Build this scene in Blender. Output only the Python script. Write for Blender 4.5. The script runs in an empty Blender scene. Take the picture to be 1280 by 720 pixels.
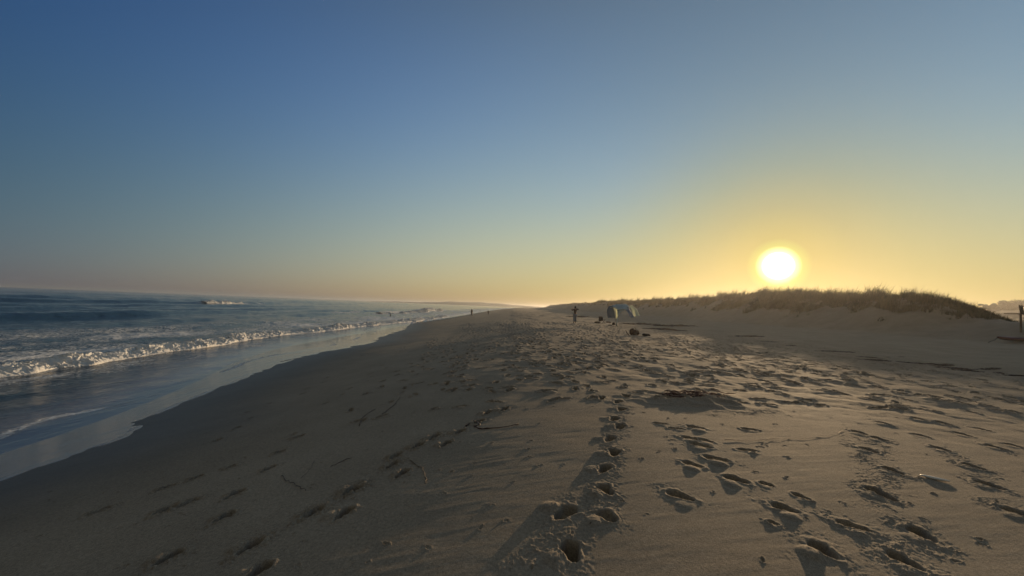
import bpy, bmesh, math, random
import numpy as np
from mathutils import Vector, Matrix
rng = np.random.default_rng(11)
random.seed(5)
R = math.radians
sc = bpy.context.scene
COL = sc.collection

# ------------------------------------------------------------------ camera
EYE = np.array([0.0, 0.0, 1.65])
PITCH, ROLL, FPX = R(2.72), R(2.2), 481.0
fw = np.array([0, math.cos(PITCH), math.sin(PITCH)])
rt0 = np.array([1.0, 0, 0]); up0 = np.cross(rt0, fw)
rt = rt0 * math.cos(ROLL) + up0 * math.sin(ROLL)
up = np.cross(rt, fw)
cam_d = bpy.data.cameras.new('camera'); cam = bpy.data.objects.new('camera', cam_d); COL.objects.link(cam)
cam_d.sensor_width = 36; cam_d.lens = 36 * FPX / 1280
cam_d.clip_start = 0.05; cam_d.clip_end = 60000
cam.matrix_world = Matrix(((rt[0], up[0], -fw[0], EYE[0]), (rt[1], up[1], -fw[1], EYE[1]),
                           (rt[2], up[2], -fw[2], EYE[2]), (0, 0, 0, 1)))
sc.camera = cam

SUN_AZ, SUN_EL = R(34.7), R(5.55)

# ------------------------------------------------------------------ noise
def _hash(ix, iy, seed):
    h = (ix.astype(np.int64) * 374761393 + iy.astype(np.int64) * 668265263 + seed * 974711) & 0xFFFFFFFF
    h = ((h ^ (h >> 13)) * 1274126177) & 0xFFFFFFFF
    h = (h ^ (h >> 16)) & 0xFFFF
    return h.astype(np.float32) / 32767.5 - 1.0
def vnoise(x, y, seed=0):
    ix = np.floor(x); iy = np.floor(y)
    fx = (x - ix).astype(np.float32); fy = (y - iy).astype(np.float32)
    ix = ix.astype(np.int64); iy = iy.astype(np.int64)
    fx = fx * fx * fx * (fx * (fx * 6 - 15) + 10); fy = fy * fy * fy * (fy * (fy * 6 - 15) + 10)
    a = _hash(ix, iy, seed); b = _hash(ix + 1, iy, seed); c = _hash(ix, iy + 1, seed); d = _hash(ix + 1, iy + 1, seed)
    return (a + (b - a) * fx) * (1 - fy) + (c + (d - c) * fx) * fy
def fbm(x, y, octv=3, seed=0, gain=0.5):
    s = 0; a = 1.0
    for i in range(octv):
        ca, sa = math.cos(0.6 + i * 1.1), math.sin(0.6 + i * 1.1)
        s = s + a * vnoise(x * ca - y * sa, x * sa + y * ca, seed + i * 17)
        x = x * 2.03; y = y * 2.03; a *= gain
    return s
def sst(a, b, x):
    t = np.clip((x - a) / (b - a), 0, 1)
    return t * t * (3 - 2 * t)

# ------------------------------------------------------------------ terrain height
SEA = -1.62
def shore_shift(y):
    yy = np.clip(y, 100, 1200)
    return (yy - 100) ** 2 / 16000 + np.maximum(y - 1200, 0) * 0.1375
_u = np.linspace(-6, 80, 4000)
_sl = 0.176 * sst(-2.6, 1.6, _u)
_sl = np.where(_u > 13, 0.176 - 0.12 * sst(16, 30, _u), _sl)
_z = -np.cumsum(_sl) * (_u[1] - _u[0])
def dune_height(y):
    # crest height of the sand (without the grass) along the ridge
    ys = np.array([-60, 20, 31, 35, 37, 39, 42, 46, 52, 57, 60, 66, 74, 82, 90, 100, 120, 140, 170, 180, 195, 230, 300, 420, 700, 1200, 2500])
    zs = np.array([1.5, 1.5, 1.6, 1.8, 2.4, 3.3, 3.9, 3.75, 3.95, 4.4, 4.75, 4.85, 4.8, 4.9, 4.75, 5.1, 4.8, 4.7, 4.8, 5.4, 5.0, 5.0, 5.2, 5.0, 4.5, 4, 3])
    return np.interp(y, ys, zs)
def H(x, y, detail=True):
    x = np.asarray(x, float); y = np.asarray(y, float)
    L = x - shore_shift(y)
    s = 1 + 0.5 * sst(6, 26, y)
    u = np.where(L < 0, -L / s, -L)
    z = np.interp(u, _u, _z)
    z = z - 0.055 + 0.2 * sst(10, 38, L)
    Lc = 45.5 + 2.2 * fbm(y / 23, y * 0 + 0.3, 2, 5)
    toe = 36.0 + 1.5 * fbm(y / 14, y * 0 + 7.3, 2, 6)
    hd = dune_height(y - .45 * np.clip(L - 43, 0, 14)) - 0.15
    front = np.clip((L - toe) / (Lc - toe), 0, 1)
    front = front ** 1.35 * (1 - 0.25 * front ** 3) / 0.75
    front = np.where(L > Lc, 1, np.minimum(front, 1))
    back = 1 - 0.6 * sst(0, 26, L - Lc)
    dn = hd * front * back
    if detail:
        hm = fbm(x / 5.2, y / 6.5, 4, 31) * 0.42 * sst(toe + 1, Lc, L)
        dn = dn + hm * np.clip(hd / 5, .3, 1)
        z = z + 0.05 * fbm(x / 3.1, y / 3.6, 3, 9) * sst(-3, 2, L) * sst(5, 14, np.hypot(x, y)) \
              + 0.06 * fbm(x / 7, y / 9, 2, 19) * sst(-9, -4, L)
    z = z + dn
    # rising land far behind the dune, on the right
    z = z + 8 * sst(140, 300, x) * sst(60, 220, y)
    return z
_off = float(H(0.0, 0.0)); H0 = H
def H(x, y, detail=True): return H0(x, y, detail) - _off
def Hs(x, y): return float(H(np.array([x]), np.array([y]))[0])

def ray(px, py):
    d = fw + rt * (px - 640) / FPX - up * (py - 360) / FPX
    return d
def ground(px, py, tmax=900, water=False):
    d = ray(px, py)
    t = np.concatenate([np.linspace(0.3, 30, 1500), np.geomspace(30.1, tmax, 2500)])
    P = EYE[None] + t[:, None] * d[None]
    hh = H(P[:, 0], P[:, 1])
    if water: hh = np.maximum(hh, SEA)
    below = np.nonzero(P[:, 2] < hh)[0]
    i = below[0] if len(below) else len(t) - 1
    return P[i, 0], P[i, 1]
def atdepth(px, py, y):
    d = ray(px, py); t = y / d[1]
    return EYE + t * d

# ------------------------------------------------------------------ object helpers
def tag(o, label=None, cat=None, group=None, kind=None):
    if label: o['label'] = label
    if cat: o['category'] = cat
    if group: o['group'] = group
    if kind: o['kind'] = kind
    return o
def mesh_from(name, verts, faces, mat, parent=None, smooth=True):
    """verts Nx3 array, faces MxK array (all the same K) or list"""
    me = bpy.data.meshes.new(name)
    if isinstance(faces, np.ndarray):
        v = np.ascontiguousarray(verts, dtype=np.float32); f = np.ascontiguousarray(faces, dtype=np.int32)
        k = f.shape[1]
        me.vertices.add(len(v)); me.vertices.foreach_set('co', v.ravel())
        me.loops.add(f.size); me.loops.foreach_set('vertex_index', f.ravel())
        me.polygons.add(len(f)); me.polygons.foreach_set('loop_start', np.arange(0, f.size, k, dtype=np.int32))
        me.update(calc_edges=True)
    else:
        me.from_pydata([tuple(p) for p in verts], [], [tuple(q) for q in faces])
        me.update()
    me.polygons.foreach_set('use_smooth', np.full(len(me.polygons), smooth))
    if mat: me.materials.append(mat)
    o = bpy.data.objects.new(name, me); COL.objects.link(o)
    if parent: o.parent = parent
    return o
def attr(o, name, arr):
    a = o.data.attributes.new(name, 'FLOAT', 'POINT')
    a.data.foreach_set('value', np.ascontiguousarray(arr, dtype=np.float32))
def empty(name, loc, rz=0, label=None, cat=None, group=None):
    o = bpy.data.objects.new(name, None); COL.objects.link(o)
    o.location = loc; o.rotation_euler = (0, 0, rz); o.empty_display_size = 0.1
    return tag(o, label, cat, group)
def bm_obj(name, bm, mat, parent=None, smooth=True, bevel=0, subsurf=0):
    me = bpy.data.meshes.new(name); bm.normal_update(); bm.to_mesh(me); bm.free()
    for p in me.polygons: p.use_smooth = smooth
    if mat: me.materials.append(mat)
    o = bpy.data.objects.new(name, me); COL.objects.link(o)
    if parent: o.parent = parent
    if bevel:
        m = o.modifiers.new('b', 'BEVEL'); m.width = bevel; m.segments = 2; m.limit_method = 'ANGLE'
    if subsurf:
        m = o.modifiers.new('s', 'SUBSURF'); m.levels = subsurf; m.render_levels = subsurf
    return o
def add_box(bm, c, s, rot=None):
    r = bmesh.ops.create_cube(bm, size=1)
    M = Matrix.Translation(c) @ (rot.to_4x4() if rot else Matrix.Identity(4)) @ Matrix.Diagonal((*s, 1))
    bmesh.ops.transform(bm, matrix=M, verts=r['verts'])
def add_bar(bm, a, b, w, d=None):
    a = Vector(a); b = Vector(b); v = b - a
    q = v.to_track_quat('Z', 'Y').to_matrix()
    add_box(bm, (a + b) / 2, (w, d or w, v.length), q)
def add_tube(bm, pts, rad, n=8):
    pts = [Vector(p) for p in pts]
    if not hasattr(rad, '__len__'): rad = [rad] * len(pts)
    rings = []
    for i, p in enumerate(pts):
        t = (pts[min(i + 1, len(pts) - 1)] - pts[max(i - 1, 0)]).normalized()
        q = t.to_track_quat('Z', 'Y')
        rings.append([bm.verts.new(p + q @ Vector((math.cos(2 * math.pi * k / n) * rad[i], math.sin(2 * math.pi * k / n) * rad[i], 0))) for k in range(n)])
    for a, b in zip(rings, rings[1:]):
        for k in range(n): bm.faces.new((a[k], a[(k + 1) % n], b[(k + 1) % n], b[k]))
    bm.faces.new(rings[0][::-1]); bm.faces.new(rings[-1])
def add_ball(bm, c, s, seg=14, rot=None):
    r = bmesh.ops.create_uvsphere(bm, u_segments=seg, v_segments=max(6, seg * 2 // 3), radius=1)
    M = Matrix.Translation(c) @ (rot.to_4x4() if rot else Matrix.Identity(4)) @ Matrix.Diagonal((*s, 1))
    bmesh.ops.transform(bm, matrix=M, verts=r['verts'])

# ------------------------------------------------------------------ materials
def new_mat(name):
    m = bpy.data.materials.new(name); m.use_nodes = True
    nt = m.node_tree; b = nt.nodes['Principled BSDF']
    return m, nt, b
def N(nt, t, **kw):
    n = nt.nodes.new(t)
    for k, v in kw.items():
        if k in n.inputs: n.inputs[k].default_value = v
        else: setattr(n, k, v)
    return n
def plain(name, c1, c2=None, rough=0.7, scale=20, bump=0.2, sheen=0, trans=0, metal=0):
    m, nt, b = new_mat(name)
    c2 = c2 or tuple(v * 0.7 for v in c1)
    tc = N(nt, 'ShaderNodeTexCoord'); no = N(nt, 'ShaderNodeTexNoise', Scale=scale, Detail=5.0)
    nt.links.new(tc.outputs['Object'], no.inputs['Vector'])
    mx = N(nt, 'ShaderNodeMix', data_type='RGBA')
    mx.inputs[6].default_value = (*c1, 1); mx.inputs[7].default_value = (*c2, 1)
    nt.links.new(no.outputs['Fac'], mx.inputs[0]); nt.links.new(mx.outputs[2], b.inputs['Base Color'])
    b.inputs['Roughness'].default_value = rough; b.inputs['Metallic'].default_value = metal
    if bump:
        bp = N(nt, 'ShaderNodeBump', Strength=bump, Distance=0.01); nt.links.new(no.outputs['Fac'], bp.inputs['Height'])
        nt.links.new(bp.outputs['Normal'], b.inputs['Normal'])
    if trans:
        tr = N(nt, 'ShaderNodeBsdfTranslucent'); nt.links.new(mx.outputs[2], tr.inputs['Color'])
        ms = N(nt, 'ShaderNodeMixShader', Fac=trans)
        nt.links.new(b.outputs[0], ms.inputs[1]); nt.links.new(tr.outputs[0], ms.inputs[2])
        nt.links.new(ms.outputs[0], nt.nodes['Material Output'].inputs['Surface'])
    return m

def sand_material():
    m, nt, b = new_mat('sand')
    L = nt.links.new
    tc = N(nt, 'ShaderNodeTexCoord')
    big = N(nt, 'ShaderNodeTexNoise', Scale=0.7, Detail=6.0, Roughness=0.6)
    mid = N(nt, 'ShaderNodeTexNoise', Scale=9.0, Detail=6.0, Roughness=0.65)
    fine = N(nt, 'ShaderNodeTexNoise', Scale=210.0, Detail=3.0, Roughness=0.7)
    grain = N(nt, 'ShaderNodeTexNoise', Scale=75.0, Detail=4.0, Roughness=0.7)
    for n in (big, mid, fine, grain): L(tc.outputs['Object'], n.inputs['Vector'])
    r1 = N(nt, 'ShaderNodeValToRGB'); L(big.outputs['Fac'], r1.inputs['Fac'])
    r1.color_ramp.elements[0].position = .3; r1.color_ramp.elements[0].color = (.31, .256, .192, 1)
    r1.color_ramp.elements[1].position = .7; r1.color_ramp.elements[1].color = (.40, .335, .256, 1)
    r2 = N(nt, 'ShaderNodeValToRGB'); L(fine.outputs['Fac'], r2.inputs['Fac'])
    r2.color_ramp.elements[0].position = .3; r2.color_ramp.elements[0].color = (.42, .41, .39, 1)
    r2.color_ramp.elements[1].position = .68; r2.color_ramp.elements[1].color = (1.22, 1.22, 1.22, 1)
    mu = N(nt, 'ShaderNodeMix', data_type='RGBA', blend_type='MULTIPLY'); mu.inputs[0].default_value = 1
    L(r1.outputs[0], mu.inputs[6]); L(r2.outputs[0], mu.inputs[7])
    spk = N(nt, 'ShaderNodeTexNoise', Scale=38.0, Detail=9.0, Roughness=.78); L(tc.outputs['Object'], spk.inputs['Vector'])
    r3 = N(nt, 'ShaderNodeValToRGB'); L(spk.outputs['Fac'], r3.inputs['Fac'])
    r3.color_ramp.elements[0].position = .34; r3.color_ramp.elements[0].color = (.64, .62, .60, 1)
    r3.color_ramp.elements[1].position = .64; r3.color_ramp.elements[1].color = (1.20, 1.19, 1.18, 1)
    mu0 = N(nt, 'ShaderNodeMix', data_type='RGBA', blend_type='MULTIPLY'); mu0.inputs[0].default_value = 1
    L(mu.outputs[2], mu0.inputs[6]); L(r3.outputs[0], mu0.inputs[7])
    mu = mu0
    # damp sand by the water (attribute measured from the swash line)
    wet = N(nt, 'ShaderNodeAttribute', attribute_name='wet')
    wm = N(nt, 'ShaderNodeMath', operation='MULTIPLY_ADD'); L(mid.outputs['Fac'], wm.inputs[0]); wm.inputs[1].default_value = .25
    wm2 = N(nt, 'ShaderNodeMath', operation='MULTIPLY'); L(wet.outputs['Fac'], wm2.inputs[0]); wm2.inputs[1].default_value = 1.0
    wm.inputs[2].default_value = -.125; 
    wa = N(nt, 'ShaderNodeMath', operation='ADD', use_clamp=True); L(wm2.outputs[0], wa.inputs[0])
    wx = N(nt, 'ShaderNodeMath', operation='MULTIPLY'); L(wm.outputs[0], wx.inputs[0]); L(wet.outputs['Fac'], wx.inputs[1])
    L(wx.outputs[0], wa.inputs[1])
    dark = N(nt, 'ShaderNodeMix', data_type='RGBA', blend_type='MULTIPLY'); dark.inputs[7].default_value = (.34, .35, .36, 1)
    L(wa.outputs[0], dark.inputs[0]); L(mu.outputs[2], dark.inputs[6])
    vg = N(nt, 'ShaderNodeAttribute', attribute_name='scrub')
    vm = N(nt, 'ShaderNodeMix', data_type='RGBA'); vm.inputs[7].default_value = (.055, .055, .03, 1)
    L(vg.outputs['Fac'], vm.inputs[0]); L(dark.outputs[2], vm.inputs[6])
    L(vm.outputs[2], b.inputs['Base Color'])
    rr = N(nt, 'ShaderNodeMapRange'); L(wet.outputs['Fac'], rr.inputs[0]); rr.inputs[3].default_value = .9; rr.inputs[4].default_value = .5
    L(rr.outputs[0], b.inputs['Roughness'])
    b.inputs['Specular IOR Level'].default_value = .25
    # wind lines and crumbs
    mp = N(nt, 'ShaderNodeMapping'); mp.inputs['Rotation'].default_value = (0, 0, R(12)); mp.inputs['Scale'].default_value = (2.2, 26, 1)
    L(tc.outputs['Object'], mp.inputs['Vector'])
    wind = N(nt, 'ShaderNodeTexNoise', Scale=1.0, Detail=4.0, Roughness=.6); L(mp.outputs[0], wind.inputs['Vector'])
    b1 = N(nt, 'ShaderNodeBump', Strength=.2, Distance=.005); L(wind.outputs['Fac'], b1.inputs['Height'])
    b2 = N(nt, 'ShaderNodeBump', Strength=.40, Distance=.008); L(grain.outputs['Fac'], b2.inputs['Height']); L(b1.outputs[0], b2.inputs['Normal'])
    b3 = N(nt, 'ShaderNodeBump', Strength=.45, Distance=.003); L(fine.outputs['Fac'], b3.inputs['Height']); L(b2.outputs[0], b3.inputs['Normal'])
    st = N(nt, 'ShaderNodeMapRange'); L(wet.outputs['Fac'], st.inputs[0]); st.inputs[3].default_value = .45; st.inputs[4].default_value = .1
    L(st.outputs[0], b2.inputs['Strength'])
    L(b3.outputs[0], b.inputs['Normal'])
    return m
SAND = sand_material()

def water_material():
    m, nt, b = new_mat('sea_water')
    L = nt.links.new
    tc = N(nt, 'ShaderNodeTexCoord')
    shal = N(nt, 'ShaderNodeAttribute', attribute_name='shallow')
    foam = N(nt, 'ShaderNodeAttribute', attribute_name='foam')
    mp = N(nt, 'ShaderNodeMapping'); mp.inputs['Scale'].default_value = (2.2, 1.0, 1); L(tc.outputs['Object'], mp.inputs['Vector'])
    n1 = N(nt, 'ShaderNodeTexNoise', Scale=1.1, Detail=8.0, Roughness=.62, Distortion=.6); L(mp.outputs[0], n1.inputs['Vector'])
    n2 = N(nt, 'ShaderNodeTexVoronoi', Scale=2.6, feature='DISTANCE_TO_EDGE'); 
    nd = N(nt, 'ShaderNodeTexNoise', Scale=1.7, Detail=4.0); L(mp.outputs[0], nd.inputs['Vector'])
    mxv = N(nt, 'ShaderNodeMix', data_type='RGBA', blend_type='LINEAR_LIGHT'); mxv.inputs[0].default_value = .5
    L(mp.outputs[0], mxv.inputs[6]); L(nd.outputs['Color'], mxv.inputs[7]); L(mxv.outputs[2], n2.inputs['Vector'])
    # foam amount: attribute + noise, with lacy holes
    inv = N(nt, 'ShaderNodeMapRange'); L(n2.outputs['Distance'], inv.inputs[0]); inv.inputs[1].default_value = 0; inv.inputs[2].default_value = .22
    inv.inputs[3].default_value = .32; inv.inputs[4].default_value = -.18
    a1 = N(nt, 'ShaderNodeMath', operation='ADD'); L(foam.outputs['Fac'], a1.inputs[0]); L(inv.outputs[0], a1.inputs[1])
    a2 = N(nt, 'ShaderNodeMath', operation='MULTIPLY_ADD'); L(n1.outputs['Fac'], a2.inputs[0]); a2.inputs[1].default_value = 1.3; L(a1.outputs[0], a2.inputs[2])
    fr = N(nt, 'ShaderNodeMapRange', clamp=True); L(a2.outputs[0], fr.inputs[0]); fr.inputs[1].default_value = 1.0; fr.inputs[2].default_value = 1.45
    fg = N(nt, 'ShaderNodeMath', operation='MULTIPLY'); L(fr.outputs[0], fg.inputs[0])
    gate = N(nt, 'ShaderNodeMapRange', clamp=True); L(foam.outputs['Fac'], gate.inputs[0]); gate.inputs[1].default_value = .02; gate.inputs[2].default_value = .2
    L(gate.outputs[0], fg.inputs[1])
    cw = N(nt, 'ShaderNodeMix', data_type='RGBA'); L(shal.outputs['Fac'], cw.inputs[0])
    cw.inputs[6].default_value = (.010, .030, .038, 1); cw.inputs[7].default_value = (.17, .15, .155, 1)
    cf = N(nt, 'ShaderNodeMix', data_type='RGBA'); L(fg.outputs[0], cf.inputs[0]); L(cw.outputs[2], cf.inputs[6]); cf.inputs[7].default_value = (.72, .74, .76, 1)
    L(cf.outputs[2], b.inputs['Base Color'])
    ro = N(nt, 'ShaderNodeMapRange'); L(fg.outputs[0], ro.inputs[0]); ro.inputs[3].default_value = .12; ro.inputs[4].default_value = .8
    L(ro.outputs[0], b.inputs['Roughness'])
    b.inputs['IOR'].default_value = 1.33
    w1 = N(nt, 'ShaderNodeTexNoise', Scale=3.2, Detail=6.0, Roughness=.6, Distortion=.3)
    w2 = N(nt, 'ShaderNodeTexNoise', Scale=.55, Detail=6.0, Roughness=.55)
    for w in (w1, w2): L(mp.outputs[0], w.inputs['Vector'])
    k = N(nt, 'ShaderNodeMapRange'); L(shal.outputs['Fac'], k.inputs[0]); k.inputs[3].default_value = .9; k.inputs[4].default_value = .10
    b1 = N(nt, 'ShaderNodeBump', Distance=.35); L(w2.outputs['Fac'], b1.inputs['Height']); L(k.outputs[0], b1.inputs['Strength'])
    b2 = N(nt, 'ShaderNodeBump', Distance=.085); L(w1.outputs['Fac'], b2.inputs['Height']); L(b1.outputs[0], b2.inputs['Normal']); L(k.outputs[0], b2.inputs['Strength'])
    b3 = N(nt, 'ShaderNodeBump', Distance=.05, Strength=.5); L(fg.outputs[0], b3.inputs['Height']); L(b2.outputs[0], b3.inputs['Normal'])
    L(b3.outputs[0], b.inputs['Normal'])
    return m
WATER = water_material()

# ------------------------------------------------------------------ ring grids around the viewpoint (finer where near)
def ring_grid(tans, coarse_az, radii):
    az = np.concatenate([np.arctan(tans), coarse_az]); az = np.sort(az)
    A, RR = np.meshgrid(az, radii)
    return az, RR * np.sin(A), RR * np.cos(A)
def grid_faces(nr, nc, wrap=False):
    i = np.arange(nr - 1)[:, None]; j = np.arange(nc - (0 if wrap else 1))[None]
    a = i * nc + j; b = i * nc + (j + 1) % nc; c = (i + 1) * nc + (j + 1) % nc; d = (i + 1) * nc + j
    return np.stack([a + 0 * b, b, c, d], -1).reshape(-1, 4)
def radii_list(r0, r1, dmin, k, cap, capto, geo):
    r = [r0]
    while r[-1] < r1:
        x = r[-1]
        dr = max(dmin, k * x * x / 635)
        if x < capto: dr = min(dr, cap)
        else: dr = x * geo
        r.append(x + dr)
    return np.array(r)

# swash line (upper edge of the thin water sheet), a real curve on the sand
SW = [(0, 600), (60, 580), (120, 560), (160, 546), (185, 528), (205, 514), (240, 499), (300, 475), (350, 455), (400, 441), (440, 434), (468, 428),
      (478, 421), (506, 412), (512, 405), (545, 400), (570, 396.5)]
sw_pts = [ground(px, py) for px, py in SW]
sw_y = np.array([-60, -20, 2] + [p[1] for p in sw_pts]); sw_x = np.array([-8.0, -8.2, -8.6] + [p[0] for p in sw_pts])
o_ = np.argsort(sw_y); sw_y, sw_x = sw_y[o_], sw_x[o_]
keep = sw_y < 75
sw_y = np.concatenate([sw_y[keep], [110, 200, 400, 3000]]); 
_t = sw_x[keep][-1] 
sw_x = np.concatenate([sw_x[keep], [-13.6, -13.6, -13.6, -13.6]])
def swash(y):
    e = np.interp(y, sw_y, sw_x)
    return e + 0.05 * fbm(y / 1.3, y * 0, 3, 77) + np.where(y > 60, shore_shift(y), 0)

# ------------------------------------------------------------------ beach
tans = np.linspace(-1.5, 1.5, 1400)
az_c = np.concatenate([np.arange(-180, -57, 1.6), np.arange(58, 180, 1.6)]) * math.pi / 180
rad = radii_list(.35, 4200, .010, .17, .38, 115, .022)
az, X, Y = ring_grid(tans, az_c, rad)
Z = H(X, Y)
SHX = np.abs(X)
Lx = X - shore_shift(Y)
RR = np.hypot(X, Y)
DZ = np.zeros_like(Z); CR = np.zeros_like(Z)
near = rad < 60
nn = int(near.sum())
rad_n = rad[:nn]

def window(cx, cy, rr):
    r0 = math.hypot(cx, cy); a0 = math.atan2(cx, cy)
    i0, i1 = np.searchsorted(rad_n, [r0 - rr, r0 + rr])
    da = min(rr / max(r0, .3), 1.2)
    j0, j1 = np.searchsorted(az, [a0 - da, a0 + da])
    return slice(max(i0, 0), i1), slice(max(j0, 0), j1)
def stamp(cx, cy, ang, ln=.29, wd=.105, dep=.045, rim=.012, mound=.02, crumb=.5, seed=0, mside=-1):
    rr = ln * 2.4
    si, sj = window(cx, cy, rr)
    x = X[si, sj] - cx; y = Y[si, sj] - cy
    if x.size == 0: return
    ca, sa = math.cos(ang), math.sin(ang)          # ang = 0 points along +Y
    a = x * sa + y * ca; b = x * ca - y * sa
    wob = .16 * vnoise(x * 14 + seed * 3.7, y * 14 + seed * 1.3, seed)
    al = a / (ln / 2)
    w = wd / 2 * (1.0 + .28 * np.clip(al, -1, 1) - .22 * np.exp(-((al + .15) / .35) ** 2))
    r = np.sqrt(al ** 2 + (b / w) ** 2) + wob
    tw = 1 if (seed * 7919) % 5 < 3 else -1
    dd = dep * (0.42 + .72 * sst(-.35, .55, al * tw) + .22 * sst(-.3, -.75, al * tw))
    pit = -dd * (1 - sst(.74, 1.0, r))
    rimh = rim * np.exp(-((r - 1.22) / .22) ** 2) * (1 + .8 * vnoise(x * 30, y * 30, seed + 5))
    ma, mb = -.16 * ln + .1 * ln * math.sin(seed), mside * (wd * .95)
    md = np.sqrt(((a - ma) / (ln * .42)) ** 2 + ((b - mb) / (wd * .62)) ** 2) + wob * .6
    mo = mound * (1 - sst(.25, 1.1, md)) * sst(.75, 1.05, r)
    DZ[si, sj] += pit + rimh * (r > .9) + mo
    cr = crumb * np.exp(-((r - 1.6) / .9) ** 2) * sst(.6, 1.1, r) + .25 * crumb * (r < .8)
    CR[si, sj] = np.maximum(CR[si, sj], cr)

def P(px, py): return ground(px, py)
# near footprints, walked trails; (pixel of the photo unprojected onto the sand, heading deg, length, width, depth, mound, crumb)
near_prints = [
 # trail running up the middle
 (714, 690, -8, .31, .13, .060, .040, 1.0), (707, 641, 45, .36, .15, .060, .050, .9), (759, 646, -20, .25, .13, .050, .030, .6),
 (757, 612, -15, .26, .12, .055, .035, .9), (755, 587, 35, .28, .11, .055, .030, 1.0), (768, 567, 20, .30, .13, .05, .03, 1.0),
 (762, 549, 30, .30, .12, .05, .03, 1.0), (775, 534, 25, .30, .13, .05, .03, 1.0), (768, 524, 30, .32, .13, .05, .02, 1.0), (777, 512, 30, .3, .13, .05, .02, 1.0),
 (772, 503, 30, .3, .13, .05, .02, 1.0),
 # crossing prints right of it
 (850, 620, -48, .34, .12, .055, .012, .5), (865, 581, -40, .27, .11, .045, .03, .3), (896, 574, -55, .36, .13, .055, .045, .5), (921, 600, -38, .31, .13, .055, .025, .4),
 (876, 557, -50, .30, .12, .05, .02, .4), (862, 548, -50, .26, .10, .045, .02, .4), (882, 551, -40, .24, .10, .05, .02, .3), (870, 535, -55, .36, .13, .05, .03, .5),
 (934, 563, -80, .34, .09, .035, .01, .2), (936, 537, -80, .34, .09, .03, .01, .4), (825, 530, -80, .22, .08, .03, .01, .2), (845, 536, -80, .22, .08, .03, .01, .2),
 (1002, 622, -30, .19, .07, .04, .008, .1), (980, 635, -48, .33, .12, .055, .03, .4), (1029, 689, -5, .34, .13, .065, .045, .6), (1066, 659, -50, .30, .10, .055, .02, .6),
 (958, 606, -45, .18, .07, .035, .01, .2), (968, 655, -45, .12, .05, .02, .01, .6),
 # right-hand trail
 (1152, 668, -2, .28, .12, .060, .015, 1.0), (1131, 703, -18, .32, .11, .055, .02, 1.2), (1096, 615, -6, .26, .12, .055, .015, .9), (1109, 623, -9, .22, .09, .04, .012, .9),
 (1117, 589, -5, .28, .11, .05, .015, .9), (1086, 563, -7, .28, .11, .05, .015, .8), (1099, 549, -7, .28, .11, .05, .015, .8), (1075, 541, -7, .28, .11, .05, .015, .7),
 # far right trail
 (1177, 562, -7, .28, .10, .04, .012, .7), (1152, 545, -10, .38, .09, .035, .01, .4), (1218, 584, -7, .36, .11, .04, .015, 1.0), (1238, 608, -6, .28, .12, .05, .015, .9),
 (1274, 642, -6, .30, .12, .05, .015, 1.0), (1204, 543, -9, .33, .10, .04, .012, .6), (1228, 537, -9, .33, .10, .04, .012, .6), (1245, 560, -9, .35, .10, .04, .012, .6),
 (1270, 558, -9, .35, .10, .04, .012, .6), (1180, 530, -9, .33, .10, .04, .012, .6), (1104, 530, -9, .33, .10, .04, .012, .6), (1150, 525, -9, .33, .10, .04, .012, .6),
 # left trail on the beach face
 (430, 643, 32, .33, .12, .050, .020, .5), (392, 640, 40, .36, .11, .035, .012, 1.8), (440, 614, 45, .36, .12, .045, .025, 2.0), (502, 593, 38, .36, .09, .045, .02, .3),
 (557, 556, 38, .34, .11, .05, .02, .4), (522, 558, 40, .34, .11, .045, .02, 1.2), (543, 547, 40, .34, .11, .045, .02, 1.2), (490, 582, 40, .24, .09, .03, .02, 1.2),
 (494, 571, 40, .26, .09, .03, .02, 1.2), (335, 587, 42, .24, .09, .035, .015, .9), (348, 566, 42, .22, .08, .03, .01, .7), (372, 547, 42, .26, .09, .03, .01, .5),
 (322, 716, 30, .28, .12, .05, .02, .5), (212, 697, 38, .28, .11, .05, .020, .8), (311, 685, 35, .26, .11, .04, .02, 1.2), (279, 648, 40, .24, .10, .045, .015, .5),
 (293, 619, 40, .25, .10, .045, .015, .5), (206, 611, 50, .34, .07, .02, .008, .7), (124, 640, 50, .34, .07, .02, .006, .7), (288, 584, 45, .22, .08, .03, .01, .4),
 (245, 598, 45, .22, .08, .025, .01, .4), (205, 640, 45, .3, .1, .02, .01, .8), (235, 630, 45, .3, .08, .02, .01, .8),
 (575, 540, 40, .30, .11, .045, .02, .8), (598, 528, 40, .30, .11, .045, .02, .8), (610, 516, 40, .30, .11, .045, .02, .8), (630, 512, 40, .30, .11, .045, .02, .8),
]
pts_near = []
for k, (px, py, hd, ln, wd, dp, mo, cr) in enumerate(near_prints):
    cx, cy = P(px, py); pts_near.append((cx, cy))
    if px < 640: stamp(cx, cy, R(hd * .6), min(ln, .28) * .78, wd * .98, dp * 3.2, .014, max(mo, .016) * 1.45, cr * 1.5, k, -1)
    else: stamp(cx, cy, R(hd), min(ln, .30) * (.70 if px > 900 else .8), wd * 1.02, dp * 2.1, .006, mo * .55, cr * .95, k, -1)
# small dabs
for k in range(330):
    x = rng.uniform(-6, 7); y = rng.uniform(2, 8)
    stamp(x, y, rng.uniform(-3, 3), rng.uniform(.03, .07), rng.uniform(.02, .04), rng.uniform(.004, .012), .004, 0, .2, 300 + k)
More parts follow.
